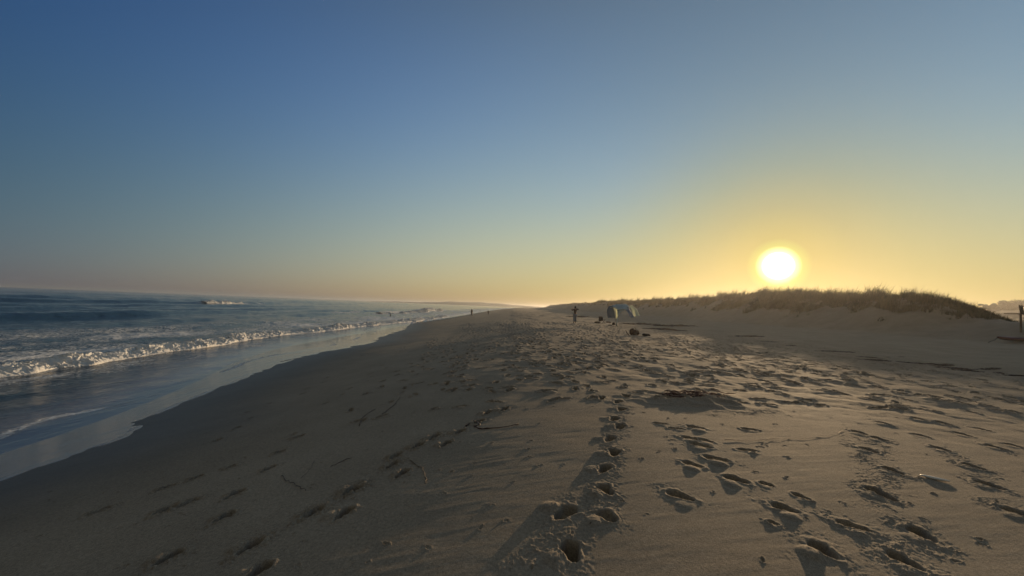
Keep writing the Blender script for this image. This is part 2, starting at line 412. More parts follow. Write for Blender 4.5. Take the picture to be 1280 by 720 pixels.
# crumb-littered strips along the walked trails
def strip(pix, half, amp):
    q = np.array([P(*p) for p in pix])
    lo = q.min(0) - 1; hi = q.max(0) + 1
    m = (X[:nn] > lo[0]) & (X[:nn] < hi[0]) & (Y[:nn] > lo[1]) & (Y[:nn] < hi[1])
    x = X[:nn][m]; y = Y[:nn][m]; best = np.full(x.shape, 9.0)
    for a, b in zip(q[:-1], q[1:]):
        d = b - a; t = np.clip(((x - a[0]) * d[0] + (y - a[1]) * d[1]) / (d @ d), 0, 1)
        best = np.minimum(best, np.hypot(x - a[0] - t * d[0], y - a[1] - t * d[1]))
    best = best + .10 * vnoise(x * 4, y * 4, 3)
    v = amp * (1 - sst(half * .4, half, best)) * np.clip(.55 + .7 * vnoise(x * 5, y * 5, 8), 0, 1)
    CR[:nn][m] = np.maximum(CR[:nn][m], v)
strip([(640, 716), (700, 690), (735, 640), (757, 590), (768, 540), (775, 505)], .20, 1.0)
strip([(1150, 719), (1140, 680), (1110, 630), (1090, 590), (1085, 545)], .30, .9)
strip([(1020, 719), (985, 650), (930, 610)], .14, .7)
strip([(1130, 719), (1080, 670), (1050, 650)], .16, .7)
strip([(1280, 650), (1240, 610), (1210, 585), (1180, 560)], .22, .7)
strip([(330, 690), (390, 645), (440, 615), (500, 575), (560, 540), (620, 510)], .15, .9)
strip([(100, 655), (180, 620), (210, 610)], .12, .5)
strip([(860, 512), (920, 515), (960, 512)], .5, .8)

# trampled upper beach: many trails, thousands of prints
def blocked(x, y):
    return False
ntr = 0
for t in range(130):
    x0 = rng.uniform(-3.2, 15) ; yy = rng.uniform(5.5, 30); yend = yy + rng.uniform(6, 26)
    dx = rng.normal(0, .16); side = 1
    wl = rng.uniform(.8, 1.15)
    if x0 < 0 and rng.random() < .45: continue
    while yy < min(yend, 46):
        x0 += dx * .68 + rng.normal(0, .05); yy += .68 + rng.normal(0, .05); side = -side
        xx = x0 + .10 * side
        lim = 5.6 + 1.6 * vnoise(np.array([xx * .4]), np.array([0.2]), 4)[0] + (1.8 if xx < 0 else 0) - (.9 if xx > 5 else 0)
        if yy < lim: continue
        ang = math.atan2(dx, 1) + rng.normal(0, .18) + (math.pi if t % 2 else 0)
        stamp(xx, yy, ang, .30 * wl, .13 * wl, rng.uniform(.05, .09), .012, rng.uniform(.006, .022), rng.uniform(.2, .8), 1000 + ntr, rng.choice([-1, 1])); ntr += 1
for t in range(2600):
    yy = 6.5 + 36 * rng.random() ** 1.1; x0 = rng.uniform(-3, 16)
    if x0 < 0 and rng.random() < .6: continue
    stamp(x0, yy, rng.uniform(-3.1, 3.1), rng.uniform(.16, .32), rng.uniform(.09, .16), rng.uniform(.04, .08), .012, rng.uniform(.004, .025), .5, 6000 + t)
# sparse line of prints along the wet beach face
for (x0, y0, x1, y1) in ((-3.4, 6.2, -6.5, 30), (-2.2, 7.5, -4.2, 34), (-5.0, 6.5, -7.0, 20), (-1.4, 8, -2.5, 30)):
    n = int((y1 - y0) / .7)
    for i in range(n):
        if rng.random() < .25: continue
        f = i / n
        stamp(x0 + (x1 - x0) * f + rng.normal(0, .12), y0 + (y1 - y0) * f, rng.normal(-.12, .2), .28, .10, rng.uniform(.012, .035), .008, .008, .4, 9000 + i)
# big churned heap where weed was raked together
hx, hy = P(868, 500)
si, sj = window(hx, hy, 2.2)
ex = (X[si, sj] - hx); ey = (Y[si, sj] - hy)
DZ[si, sj] += .06 * np.clip(1 - 2.2 * np.abs(vnoise(ex * 2.6, ey * 3.4, 71)), -.3, 1) * np.exp(-(ex / .85) ** 2 - (ey / .5) ** 2)
DZ[si, sj] += .022 * np.exp(-((ex - .15) / .42) ** 2 - (ey / .30) ** 2) + .02 * np.exp(-((ex + .55) / .5) ** 2 - ((ey + .18) / .20) ** 2)
CR[si, sj] = np.maximum(CR[si, sj], 1.8 * np.exp(-(ex / .9) ** 2 - (ey / .5) ** 2))

Xn, Yn = X[:nn], Y[:nn]
# crumbs
cr1 = np.abs(vnoise(Xn * 34, Yn * 34, 41)) + .5 * np.abs(vnoise(Xn * 7, Yn * 7, 43)); cr2 = vnoise(Xn * 52, Yn * 52, 42)
DZ[:nn] += CR[:nn] * (.0085 * (1 - 2.6 * cr1) * (cr1 < .385) + .0026 * cr2 + .0016 * vnoise(Xn * 95, Yn * 95, 44) * sst(7, 4, RR[:nn]))
# faint wind texture and soft undulation everywhere dry
dry = sst(-4, 1, Lx[:nn])
DZ[:nn] += dry * (.0028 * fbm(Xn * 1.3, Yn * 2.6, 3, 61) + 0.0009 * vnoise(Xn * 3 + Yn * .8, Yn * 22 - Xn * 4, 62) * sst(8, 5, RR[:nn])) \
         + (1 - dry) * .004 * fbm(Xn * 1.1, Yn * 1.6, 3, 63)
# churned upper beach further out
tram = sst(6.0, 10, RR[:nn]) * sst(-2.5, 1.2, Lx[:nn]) * (1 - .6 * sst(15, 24, Lx[:nn]))
big = fbm(Xn * 1.5, Yn * 1.5, 3, 51, .6)
DZ[:nn] += tram * (.015 * big + .012 * np.abs(vnoise(Xn * 3.1, Yn * 3.1, 52)))
fark = sst(30, 60, RR) * sst(-2, 2, Lx) * (RR < 400)
DZ += fark * .045 * fbm(X * .9, Y * .9, 2, 55)
Z = Z + DZ
# far horizon fade: keep below sea far away on the left
verts = np.stack([X, Y, Z], -1).reshape(-1, 3)
F = grid_faces(len(rad), len(az), wrap=True)
zf = Z.reshape(-1)
ok = (zf[F].max(1) > SEA - .9)
F = F[ok]
swv = swash(Y)
wet = np.clip(1 - sst(.2, 4.6, X - swv), 0, 1)
wet = wet ** 1.0
veg = sst(66, 84, Lx + 6 * fbm(X / 9, Y / 9, 3, 801)) * sst(45, 70, Y)
toe_line = 36.2 + 1.5 * fbm(Y / 14, Y * 0 + 7.3, 2, 6)
isd = ((Lx > toe_line) & (Y > 30) & (X < 1500)).reshape(-1)
fd = isd[F].any(1)
def sub_mesh(name, Fs):
    idx = np.unique(Fs); mp_ = np.zeros(len(verts), np.int64); mp_[idx] = np.arange(len(idx))
    o = mesh_from(name, verts[idx], mp_[Fs], SAND)
    attr(o, 'wet', wet.reshape(-1)[idx]); attr(o, 'scrub', veg.reshape(-1)[idx])
    return o
# faces must point up
F = F[:, ::-1]
beach = tag(sub_mesh('beach', F[~fd]), 'trampled sandy beach with footprints sloping down to the sea', 'beach', kind='structure')
dune = tag(sub_mesh('dune', F[fd]), 'long sand dune with a grassy crest behind the beach', 'dune', kind='structure')

# ------------------------------------------------------------------ water
BORE_Y = np.array([-40, 0, 10, 13.7, 20.8, 30, 51, 70, 90, 130, 3000.]); BORE_X = np.array([-17.5, -17.8, -18.2, -18.6, -19.2, -20.2, -18.5, -17, -16, -15.3, -15])
def bore(y): return np.interp(y, BORE_Y, BORE_X) + .35 * fbm(y / 4.0, y * 0, 3, 91) + np.where(y > 60, shore_shift(y), 0)
def swell(x, y):
    L = x - shore_shift(y)
    z = 0 * x; crest = 0 * x
    for (l0, amp, w, y0, y1, sd) in ((-50, .62, 2.2, 10, 62, 1), (-58, .5, 2.2, 50, 110, 2), (-44, .42, 2.6, 70, 150, 8), (-76, .5, 2.8, 20, 190, 3), (-104, .8, 3.2, 60, 260, 4), (-66, .4, 3, 5, 80, 9),
                                  (-38, .55, 2.0, 75, 105, 5), (-31, .8, 1.9, 84, 175, 6), (-140, .8, 6, 0, 600, 7), (-200, .8, 8, 0, 900, 10), (-280, .8, 9, 0, 900, 11), (-29, .14, 2, 0, 100, 12), (-36, .2, 2, 5, 90, 13)):
        m = 1 + .0 * y
        m = sst(y0 - 12, y0 + 8, y) * (1 - sst(y1 - 10, y1 + 25, y)) * np.clip(.85 + .45 * vnoise(y / 13, 0 * y, 200 + sd), .25, 1.3)
        c = l0 + 1.6 * vnoise(y / 22, 0 * y + 2, 100 + sd)
        t = (L - c) / w
        prof = np.where(t > 0, np.exp(-(t / .62) ** 2), np.exp(-(t / 1.5) ** 2))
        z = z + amp * m * prof
    return z
trad = radii_list(5, 30000, .03, .22, .9, 180, .03)
tans_w = np.linspace(-1.6, .2, 1000)
azw, XW, YW = ring_grid(tans_w, np.concatenate([np.arange(-140, -59, 1.0), np.arange(12, 40, 1.)]) * math.pi / 180, trad)
Lw = XW - shore_shift(YW)
bx = bore(YW); sx = swash(YW)
sm = H(XW, YW, True)
chop = .05 * fbm(XW / 1.6, YW / 2.6, 4, 71, .6) * sst(bx, bx - 3, XW) + .02 * fbm(XW / 1.1, YW / 2.2, 3, 72) * sst(sx - 1.5, sx - 4, XW)
chop = chop + (.12 * fbm(XW / 7, YW / 14, 3, 73) + .05 * fbm(XW / 2.2, YW / 5, 2, 74)) * sst(-24, -36, Lw) * sst(900, 200, RR.max() * 0 + np.hypot(XW, YW))
lvl = SEA + .10 * sst(bx + 6, bx - 1, XW)
step = .13 * sst(bx + .5, bx - .4, XW)                 # the bore carries a higher level behind it
sea = lvl + step + swell(XW, YW) * sst(bx - 1, bx - 6, XW) + chop
dd_ = np.clip(sx - XW, 0, 50)
film = sm + .010 * (1 - np.exp(-dd_ / 1.0)) + .02 * sst(sx - 2.2, sx - 3.2, XW)
film = np.where(XW > sx, sm - .06 * np.clip(XW - sx, 0, 2), film)
zw = np.maximum(sea, film)
zw = np.where(XW > sx, np.minimum(film, zw), zw)
depth = np.clip(zw - sm, 0, 9)
shal = (1 - sst(.04, .75, depth)) * sst(bx - 1, bx + 2.2, XW)
# foam
dsw = sx - XW
front2 = 2.7 + 1.1 * fbm(YW / 5, YW * 0 + 3, 2, 121) + .8 * sst(14, 7, YW)      # a second, younger run-up line
fo = np.zeros_like(zw)
fo += .60 * np.exp(-((dsw - front2) / .15) ** 2) * np.clip(.6 + vnoise(YW / 1.3, XW / 3, 131), .15, 1.2)
fo += .42 * np.exp(-((dsw - .08) / .09) ** 2) * np.clip(.2 + .9 * vnoise(YW / 1.7, XW * 0, 132), 0, 1)
zb = bx - XW                                                                     # distance seaward of the bore
fo = np.maximum(fo, .67 * sst(-1.6, .0, zb) * (1 - sst(2, 22, zb)) * np.clip(.74 + .5 * fbm(XW / 3.2, YW / 6.5, 3, 141), 0, 1.15))
fo = np.maximum(fo, .85 * np.exp(-(zb / .75) ** 2))
fo = np.maximum(fo, .52 * sst(-5.5, -.6, zb) * (1 - sst(-.6, .5, zb)) * np.clip(.5 + .9 * fbm(XW / 1.1, YW / 3.2, 3, 142), 0, 1.1))
# far broken water around the line of breakers
for (l0, w, y0, y1, a) in ((-30.2, 1.3, 84, 175, .95), (-26, 4, 86, 400, .55), (-22, 3, 100, 800, .6), (-102, 1.3, 128, 150, .95), (-37, 1.0, 80, 92, .8), (-18, 2.0, 95, 900, .75)):
    m = sst(y0 - 5, y0 + 5, YW) * (1 - sst(y1, y1 * 1.1, YW)) * np.clip(.75 + .8 * fbm(YW / 9, YW * 0, 3, int(151 - l0)), 0, 1)
    fo = np.maximum(fo, a * m * np.exp(-((Lw - l0 - .9 * vnoise(YW / 8, 0 * YW, 160)) / w) ** 2))
Fw = grid_faces(len(trad), len(azw))
rr_ = np.hypot(XW, YW)
valid = ((XW < sx + 1.2)).reshape(-1)
Fw = Fw[valid[Fw].all(1)][:, ::-1]
vw = np.stack([XW, YW, zw], -1).reshape(-1, 3)
idx = np.unique(Fw); mp_ = np.zeros(len(vw), np.int64); mp_[idx] = np.arange(len(idx))
water = mesh_from('sea', vw[idx], mp_[Fw], WATER)
attr(water, 'shallow', shal.reshape(-1)[idx]); attr(water, 'foam', np.clip(fo, 0, 1).reshape(-1)[idx])
tag(water, 'blue grey sea with swells, foam patches and a thin sheet washing up the sand', 'sea', kind='structure')

# tumbling white foam of the breaking waves: lumpy relief in its own mesh
def foam_mat():
    m, nt, b = new_mat('white_foam')
    L = nt.links.new; tc = N(nt, 'ShaderNodeTexCoord')
    n = N(nt, 'ShaderNodeTexNoise', Scale=9.0, Detail=7.0, Roughness=.7); L(tc.outputs['Object'], n.inputs['Vector'])
    r = N(nt, 'ShaderNodeValToRGB'); L(n.outputs['Fac'], r.inputs['Fac'])
    r.color_ramp.elements[0].position = .33; r.color_ramp.elements[0].color = (.70, .73, .75, 1)
    r.color_ramp.elements[1].position = .56; r.color_ramp.elements[1].color = (.86, .85, .82, 1)
    L(r.outputs[0], b.inputs['Base Color']); b.inputs['Roughness'].default_value = .75
    bp = N(nt, 'ShaderNodeBump', Strength=.7, Distance=.05); L(n.outputs['Fac'], bp.inputs['Height']); L(bp.outputs[0], b.inputs['Normal'])
    tr = N(nt, 'ShaderNodeBsdfTranslucent'); L(r.outputs[0], tr.inputs['Color'])
    ms = N(nt, 'ShaderNodeMixShader', Fac=.25); L(b.outputs[0], ms.inputs[1]); L(tr.outputs[0], ms.inputs[2])
    L(ms.outputs[0], nt.nodes['Material Output'].inputs['Surface'])
    return m
FOAM = foam_mat()
def foam_roll(name, yf, xf, base, hgt, wid, seed, label, nt_=60):
    y = yf; t = np.linspace(-1, 1, nt_)
    T, YY = np.meshgrid(t, y)
    XX = xf(YY) + T * wid
    env = np.where(T > 0, np.sqrt(np.clip(1 - T ** 2, 0, 1)), (1 - T ** 2) ** 1.4 * .75 + .25 * (1 + T))
    env = env * np.clip(.95 + .40 * fbm(YY / 2.2, YY * 0, 3, seed), .5, 1.5)
    q1 = vnoise(XX * 1.6, YY * 1.5, seed + 7)
    bl = 1 - np.abs(vnoise(XX * 3.6, YY * 3.4, seed + 1)) * 1.6
    bl2 = 1 - np.abs(vnoise(XX * 8.5, YY * 7.7, seed + 2)) * 1.6
    bl3 = 1 - np.abs(vnoise(XX * 19, YY * 17, seed + 3)) * 1.6
    z0 = base(XX, YY)
    zz = z0 - .07 + hgt * env * (.55 + .30 * q1 + .30 * bl + .20 * bl2 + .07 * bl3)
    zz = zz + .02 * np.clip(bl2 * bl3, -.3, 1) * env
    XX = XX + .22 * (T + 1) * .5 * vnoise(YY * .9, YY * 0, seed + 9) + .16 * env * vnoise(YY * 2.5, XX * 2.5, seed + 4) + .07 * env * vnoise(YY * 7, XX * 7, seed + 6) + .2 * wid * env * (zz - z0)
    YY = YY + .08 * env * vnoise(YY * 5 + 3, XX * 5, seed + 5)
    f = grid_faces(len(y), nt_)
    o = mesh_from(name, np.stack([XX, YY, zz], -1).reshape(-1, 3), f[:, ::-1], FOAM)
    return tag(o, label, 'foam', kind='stuff')
def bore_base(x, y): return np.maximum(SEA + .10 + .13 * sst(bore(y) + .5, bore(y) - .4, x), H(x, y, False))
foam_roll('surf_foam', np.geomspace(7, 95, 2600) , lambda y: bore(y) + .05, bore_base, .34, .92, 401, 'long low roll of white foam running along the shallow water towards the beach')
def sw_base(x, y): return SEA + .1 + swell(x, y)
foam_roll('surf_foam', np.linspace(88, 165, 900), lambda y: -29.6 + shore_shift(y) + 1.2 * vnoise(y / 9, 0 * y, 160), sw_base, .55, 1.3, 421, 'distant white breaker crest curling behind the bather')
foam_roll('surf_foam', np.linspace(128, 146, 300), lambda y: -101.5 + shore_shift(y) + 1.0 * vnoise(y / 9, 0 * y, 161), sw_base, .75, 1.2, 431, 'small white crest breaking far out on the left')

# ------------------------------------------------------------------ distant headland and far shore
HL = plain('headland_scrub', (.09, .095, .06), (.14, .12, .085), rough=.9, scale=.03, bump=0)
ny_, nx_ = 26, 160
hxs = np.linspace(-1150, 900, nx_) ; hts = np.linspace(0, 1, ny_)
TX, TT = np.meshgrid(hxs, hts)
ridge = np.interp(hxs, [-1150, -900, -700, -560, -470, -420, -330, -240, -120, 0, 120, 300, 900], [0, 5, 9, 15, 24, 22, 23, 25, 21, 15, 10, 8, 10]) + 1.6 * fbm(hxs / 70, hxs * 0, 3, 501)
HY = 2500 + 700 * TT + 60 * fbm(TX / 200, TT * 3, 2, 503) - TX * .15
HZ = SEA - 1 + (ridge[None] + 3) * np.sin(np.clip(TT * 1.4, 0, 1) * math.pi / 2) + 1.2 * fbm(TX / 40, TT * 8, 3, 505) * TT
head = mesh_from('headland_hill', np.stack([TX * .68, HY * .68, SEA - 1 + (HZ - SEA + 1) * .68], -1).reshape(-1, 3), grid_faces(ny_, nx_)[:, ::-1], HL)
tag(head, 'low hazy headland beyond the far end of the beach', 'hill', kind='structure')

# ------------------------------------------------------------------ dune grass
def grass_mat():
    m, nt, b = new_mat('dune_grass')
    L = nt.links.new
    a = N(nt, 'ShaderNodeAttribute', attribute_name='tone')
    r = N(nt, 'ShaderNodeValToRGB'); L(a.outputs['Fac'], r.inputs['Fac'])
    e = r.color_ramp.elements; e[0].color = (.042, .040, .016, 1); e[1].color = (.17, .125, .055, 1)
    n = e.new(.5); n.color = (.085, .072, .028, 1)
    L(r.outputs[0], b.inputs['Base Color']); b.inputs['Roughness'].default_value = .6
    tr = N(nt, 'ShaderNodeBsdfTranslucent'); L(r.outputs[0], tr.inputs['Color'])
    ms = N(nt, 'ShaderNodeMixShader', Fac=.3); L(b.outputs[0], ms.inputs[1]); L(tr.outputs[0], ms.inputs[2])
    L(ms.outputs[0], nt.nodes['Material Output'].inputs['Surface'])
    return m
GRASS = grass_mat()
def grass():
    tx, ty, th, tw = [], [], [], []
    def sow(n, y0, y1, l0, l1, h0, h1, w, thr):
        y = y0 * (y1 / y0) ** rng.random(n) if y0 > 0 else rng.uniform(y0, y1, n)
        Ls = rng.uniform(l0, l1, n); x = Ls + shore_shift(y)
        crest = 45.5 + 2.2 * fbm(y / 23, y * 0 + .3, 2, 5)
        toe = 36 + 1.5 * fbm(y / 14, y * 0 + 7.3, 2, 6)
        f = (Ls - toe) / (crest - toe)
        # lower limit of the grass on the seaward slope (fraction of the slope)
        lim = np.interp(y, [30, 36, 40, 48, 54, 60, 66, 72, 90, 140, 200, 400], [.55, .5, .50, .52, .5, .36, .48, .62, .6, .6, .72, .8])
        g = f - lim + .22 * fbm(x / 2.2, y / 3.0, 2, 601)
        dens = sst(-.05, .18, g) * np.clip(.9 + .9 * fbm(x / 1.6, y / 2.0, 2, 602), .1, 1)
        k = (rng.random(n) < dens)
        ye = y - .45 * np.clip(Ls - 43, 0, 14); edge = sst(35, 38.5, ye)
        k &= rng.random(n) < edge
        tx.append(x[k]); ty.append(y[k]); th.append(rng.uniform(h0, h1, k.sum()) * np.interp(ye[k], [35, 41, 45], [.45, .8, 1]) * np.clip(.95 + .75 * fbm(x[k] / 1.7, y[k] / 1.7, 2, 603), .35, 1.7)); tw.append(np.full(k.sum(), w))
    sow(15000, 34, 78, 38, 53, .50, .95, .034, 0)
    sow(14000, 74, 210, 38, 55, .5, .95, .046, 0)
    sow(1700, 36, 75, 43, 50, 1.0, 1.65, .036, 0)
    sow(1500, 70, 200, 43, 51, 1.0, 1.7, .05, 0)
    sow(3000, 200, 620, 39, 55, .5, .9, .07, 0)
    x = np.concatenate(tx); y = np.concatenate(ty); h = np.concatenate(th); w = np.concatenate(tw)
    z = H(x, y)
    nb = 13
    n = len(x) * nb
    bx_ = np.repeat(x, nb) + rng.normal(0, .11, n); by_ = np.repeat(y, nb) + rng.normal(0, .11, n); bz_ = np.repeat(z, nb) - .05
    hh = np.repeat(h, nb) * rng.uniform(.55, 1.15, n); ww = np.repeat(w, nb) * rng.uniform(.7, 1.3, n)
    lean = rng.normal(.32, .28, n); leany = rng.normal(0, .25, n)
    a = rng.uniform(0, math.pi, n); wx, wy = np.cos(a) * ww / 2, np.sin(a) * ww / 2
    V = np.empty((n, 5, 3), np.float32)
    V[:, 0] = np.stack([bx_ - wx, by_ - wy, bz_], -1); V[:, 1] = np.stack([bx_ + wx, by_ + wy, bz_], -1)
    mx_, my_, mz_ = bx_ + lean * hh * .38, by_ + leany * hh * .38, bz_ + hh * .62
    V[:, 2] = np.stack([mx_ + wx * .8, my_ + wy * .8, mz_], -1); V[:, 3] = np.stack([mx_ - wx * .8, my_ - wy * .8, mz_], -1)
    V[:, 4] = np.stack([bx_ + lean * hh, by_ + leany * hh, bz_ + hh * (1 - .25 * np.abs(lean))], -1)
    base = np.arange(n)[:, None] * 5
    tri = np.concatenate([base + np.array([[0, 1, 2]]), base + np.array([[0, 2, 3]]), base + np.array([[3, 2, 4]])])
    o = mesh_from('dune_grass', V.reshape(-1, 3), tri, GRASS, smooth=False)
    tone = np.clip(np.repeat(.45 + .3 * fbm(x / 2.5, y / 2.5, 2, 611), nb) + rng.normal(0, .2, n), 0, 1)
    attr(o, 'tone', np.repeat(tone, 5))
    tag(o, 'wind-bent marram grass growing along the crest of the dune', 'grass', kind='stuff')
grass()

# ------------------------------------------------------------------ wooded rise far right: single trees
LEAF = plain('tree_leaves', (.045, .06, .025), (.08, .085, .04), rough=.8, scale=.3, bump=0, trans=.2)
BARK = plain('bark', (.09, .07, .05), (.05, .04, .03), rough=.9, scale=3)
def tree(x, y, h, w, label, seed, spread):
    rg = np.random.default_rng(seed)
    z = Hs(x, y) - .3
    t = empty('tree', (x, y, z), 0, label, 'tree', 'trees on the wooded rise')
    bm = bmesh.new()
    add_tube(bm, [(0, 0, 0), (.2, 0, h * .3), (.1, .1, h * .62)], [h * .028, h * .02, h * .008], 8)
    for k in range(5):
        a = rg.uniform(0, 6.28); add_tube(bm, [(.15, 0, h * rg.uniform(.25, .45)), (math.cos(a) * w * .25, math.sin(a) * w * .25, h * .6), (math.cos(a) * w * .38, math.sin(a) * w * .38, h * .75)], [h * .012, h * .008, h * .003], 6)
    bm_obj('trunk', bm, BARK, t)
    lob = []
    for k in range(spread):
        a = rg.uniform(0, 6.28); r = rg.uniform(0, .36) * w
        lob.append((math.cos(a) * r, math.sin(a) * r, h * rg.uniform(.38, .86), rg.uniform(.14, .24) * w, rg.uniform(.09, .15) * h))
    n = 2600; L_ = np.array(lob)[rg.integers(0, len(lob), n)]
    d = rg.normal(size=(n, 3)); d /= np.linalg.norm(d, axis=1)[:, None]; d *= rg.uniform(.45, 1.05, (n, 1))
    c = L_[:, :3] + d * np.stack([L_[:, 3], L_[:, 3], L_[:, 4]], -1)
    s = rg.uniform(.12, .32, (n, 1))
    e1 = rg.normal(size=(n, 3)); e1 /= np.linalg.norm(e1, axis=1)[:, None]; e2 = np.cross(e1, rg.normal(size=(n, 3))); e2 /= np.linalg.norm(e2, axis=1)[:, None]
    V = np.stack([c - e1 * s, c + e2 * s * .7, c + e1 * s, c - e2 * s * .7], 1).reshape(-1, 3)
    f = np.arange(n * 4).reshape(n, 4)
    mesh_from('crown', V, f, LEAF, t, smooth=False)
tl = ['small round tree on the distant rise just past the end of the dune', 'slim tree on the distant rise beside the small round one',
      'tall broad tree where the distant wood begins', 'wide tree behind the wooden lookout stand', 'tree closing the distant wood at the edge of the picture',
      'low bushy tree in the dip of the distant wood', 'dense tree between the broad and wide crowns of the wood', 'lowest tree at the foot of the distant rise',
      'tree low on the rise seen over the bare sand gap']
for i, (px, pyt, dep, w) in enumerate([(1231, 378, 250, 6), (1241, 377.5, 255, 5.5), (1256, 374, 262, 11), (1271, 372.5, 266, 12), (1287, 371.5, 268, 12), (1249, 383, 252, 8), (1264, 374, 276, 11), (1240, 386, 246, 7), (1262, 384, 250, 10)]):
    p = atdepth(px, pyt, dep)
    tree(p[0], p[1], max(p[2] - Hs(p[0], p[1]), 3), w, tl[i], 700 + i, 9 if w < 7 else 14)

# ------------------------------------------------------------------ people
SKIN = plain('skin', (.20, .11, .07), (.17, .09, .06), rough=.55, scale=8, bump=.02)
HAIR = plain('dark_hair', (.02, .014, .01), rough=.6, scale=60)
TOPM = plain('dark_brown_cloth', (.045, .022, .018), rough=.85, scale=60)
TROU = plain('pale_grey_cloth', (.28, .32, .36), (.22, .25, .29), rough=.85, scale=40)
SUIT = plain('black_neoprene', (.014, .014, .016), rough=.5, scale=30)
SHORT = plain('navy_cloth', (.03, .035, .06), rough=.8, scale=50)
def skin_body(name, joints, edges, mat, parent, sub=2):
    me = bpy.data.meshes.new(name); me.from_pydata([j[:3] for j in joints], edges, []); me.update()
    o = bpy.data.objects.new(name, me); COL.objects.link(o)
    o.parent = parent
    m = o.modifiers.new('skin', 'SKIN'); m.use_smooth_shade = True
    sv = me.skin_vertices[0].data if me.skin_vertices else None
    if sv is None:
        bpy.context.view_layer.objects.active = o
        bpy.ops.object.select_all(action='DESELECT'); o.select_set(True)
        sv = me.skin_vertices[0].data
    for i, j in enumerate(joints): sv[i].radius = (j[3], j[4] if len(j) > 4 else j[3]); sv[i].use_root = (i == 0)
    s = o.modifiers.new('sub', 'SUBSURF'); s.levels = sub; s.render_levels = sub
    me.materials.append(mat)
    return o
def finish(o):
    """turn the grown surface into a plain mesh"""
    dg = bpy.context.evaluated_depsgraph_get()
    me = bpy.data.meshes.new_from_object(o.evaluated_get(dg))
    o.modifiers.clear(); old = o.data; o.data = me
    for p in me.polygons: p.use_smooth = True
def person(loc, rz, label, h, armL, armR, top, legs, hair_len=.0, legspread=.10, stride=0.0, lower='trousers', legwide=1.0):
    """facing -Y locally; arms are lists of shoulder-to-hand points"""
    k = h / 1.72
    t = empty('person', loc, rz, label, 'person')
    t.scale = (k, k, k)
    J = [(0, 0, .94, .13, .10), (0, 0, 1.10, .125, .09), (0, .01, 1.27, .15, .10), (0, .01, 1.40, .13, .085), (0, .005, 1.47, .055, .055),
         (0, -.005, 1.545, .062, .07), (0, -.01, 1.62, .078, .092), (0, 0, 1.68, .062, .072)]
    E = [(i, i + 1) for i in range(7)]
    for s, arm in ((-1, armL), (1, armR)):
        b = len(J); J.append((s * .17, .01, 1.40, .058, .056)); E.append((3, b))
        rr = [.05, .042, .036, .028]
        for q, (ax, ay, az_) in enumerate(arm):
            J.append((ax, ay, az_, rr[min(q, 3)])); E.append((len(J) - 2, len(J) - 1))
        hx_, hy_, hz_ = arm[-1]; px_, py_, pz_ = arm[-2]
        v = Vector((hx_ - px_, hy_ - py_, hz_ - pz_)).normalized()
        J.append((hx_ + v.x * .08, hy_ + v.y * .08, hz_ + v.z * .08, .034, .020)); E.append((len(J) - 2, len(J) - 1))
        hb = len(J) - 1
        side = v.cross(Vector((0, 1, 0.2))).normalized()
        for f_, (o_s, ln_) in enumerate(((-.026, .075), (-.009, .088), (.009, .082), (.026, .065))):
            J.append((hx_ + v.x * (.08 + ln_) + side.x * o_s, hy_ + v.y * (.08 + ln_) + side.y * o_s - .01, hz_ + v.z * (.08 + ln_) + side.z * o_s, .008)); E.append((hb, len(J) - 1))
        J.append((hx_ + v.x * .07 + side.x * .055, hy_ + v.y * .07 + side.y * .055, hz_ + v.z * .07 + side.z * .055, .009)); E.append((hb - 1, len(J) - 1))
    for s in (-1, 1):
        b = len(J); st = stride * s
        J += [(s * .09, 0, .86, .09, .095), (s * legspread, -.02 + st * .45, .48, .058), (s * legspread * 1.05, .02 + st, .10, .04), (s * legspread * 1.1, -.01 + st, .045, .04, .035), (s * legspread * 1.25, -.15 + st, .03, .036, .022)]
        E += [(0, b)] + [(b + i, b + i + 1) for i in range(4)]
    body = skin_body('body', J, E, SKIN, t, 2); finish(body)
    # face: nose, eyes and ears pressed into the same head as small meshes of their own are a pixel or less here; keep a nose and ears
    # clothing
    Jt = [(0, 0, .92, .150, .118), (0, 0, 1.10, .142, .106), (0, .01, 1.27, .168, .116), (0, .01, 1.40, .142, .098), (0, .008, 1.45, .075, .07)]
    Et = [(i, i + 1) for i in range(4)]
    for s, arm in ((-1, armL), (1, armR)):
        b = len(Jt); Jt.append((s * .175, .01, 1.40, .072, .07)); Et.append((3, b))
        ax, ay, az_ = arm[0]
        Jt.append((ax, ay, az_, .064)); Et.append((b, b + 1))
        if top[1] == 'long':
            Jt.append((arm[1][0], arm[1][1], arm[1][2], .052)); Et.append((b + 1, b + 2))
    o = skin_body(top[2], Jt, Et, top[0], t, 2); finish(o)
    Jl = [(0, 0, .93, .155, .125)]; El = []
    for s in (-1, 1):
        b = len(Jl); st = stride * s
        Jl += [(s * .095, 0, .84, .108 * legwide, .115 * legwide), (s * legspread, -.02 + st * .45, .48, .085 * legwide)]
        El += [(0, b), (b, b + 1)]
        if lower != 'shorts':
            Jl.append((s * legspread * 1.05, .02 + st, .13, .075 * legwide)); El.append((b + 1, b + 2))
    o = skin_body(lower, Jl, El, legs, t, 2); finish(o)
    bm = bmesh.new(); add_ball(bm, (0, .018, 1.655), (.092, .105, .10), 16)
    if hair_len: add_ball(bm, (0, .07, 1.655 - hair_len * .5), (.075, .05, hair_len * .6 + .06), 12)
    bmesh.ops.delete(bm, geom=[v for v in bm.verts if v.co.y < -.06 and v.co.z < 1.68], context='VERTS')
    bm_obj('hair', bm, HAIR, t)
    return t
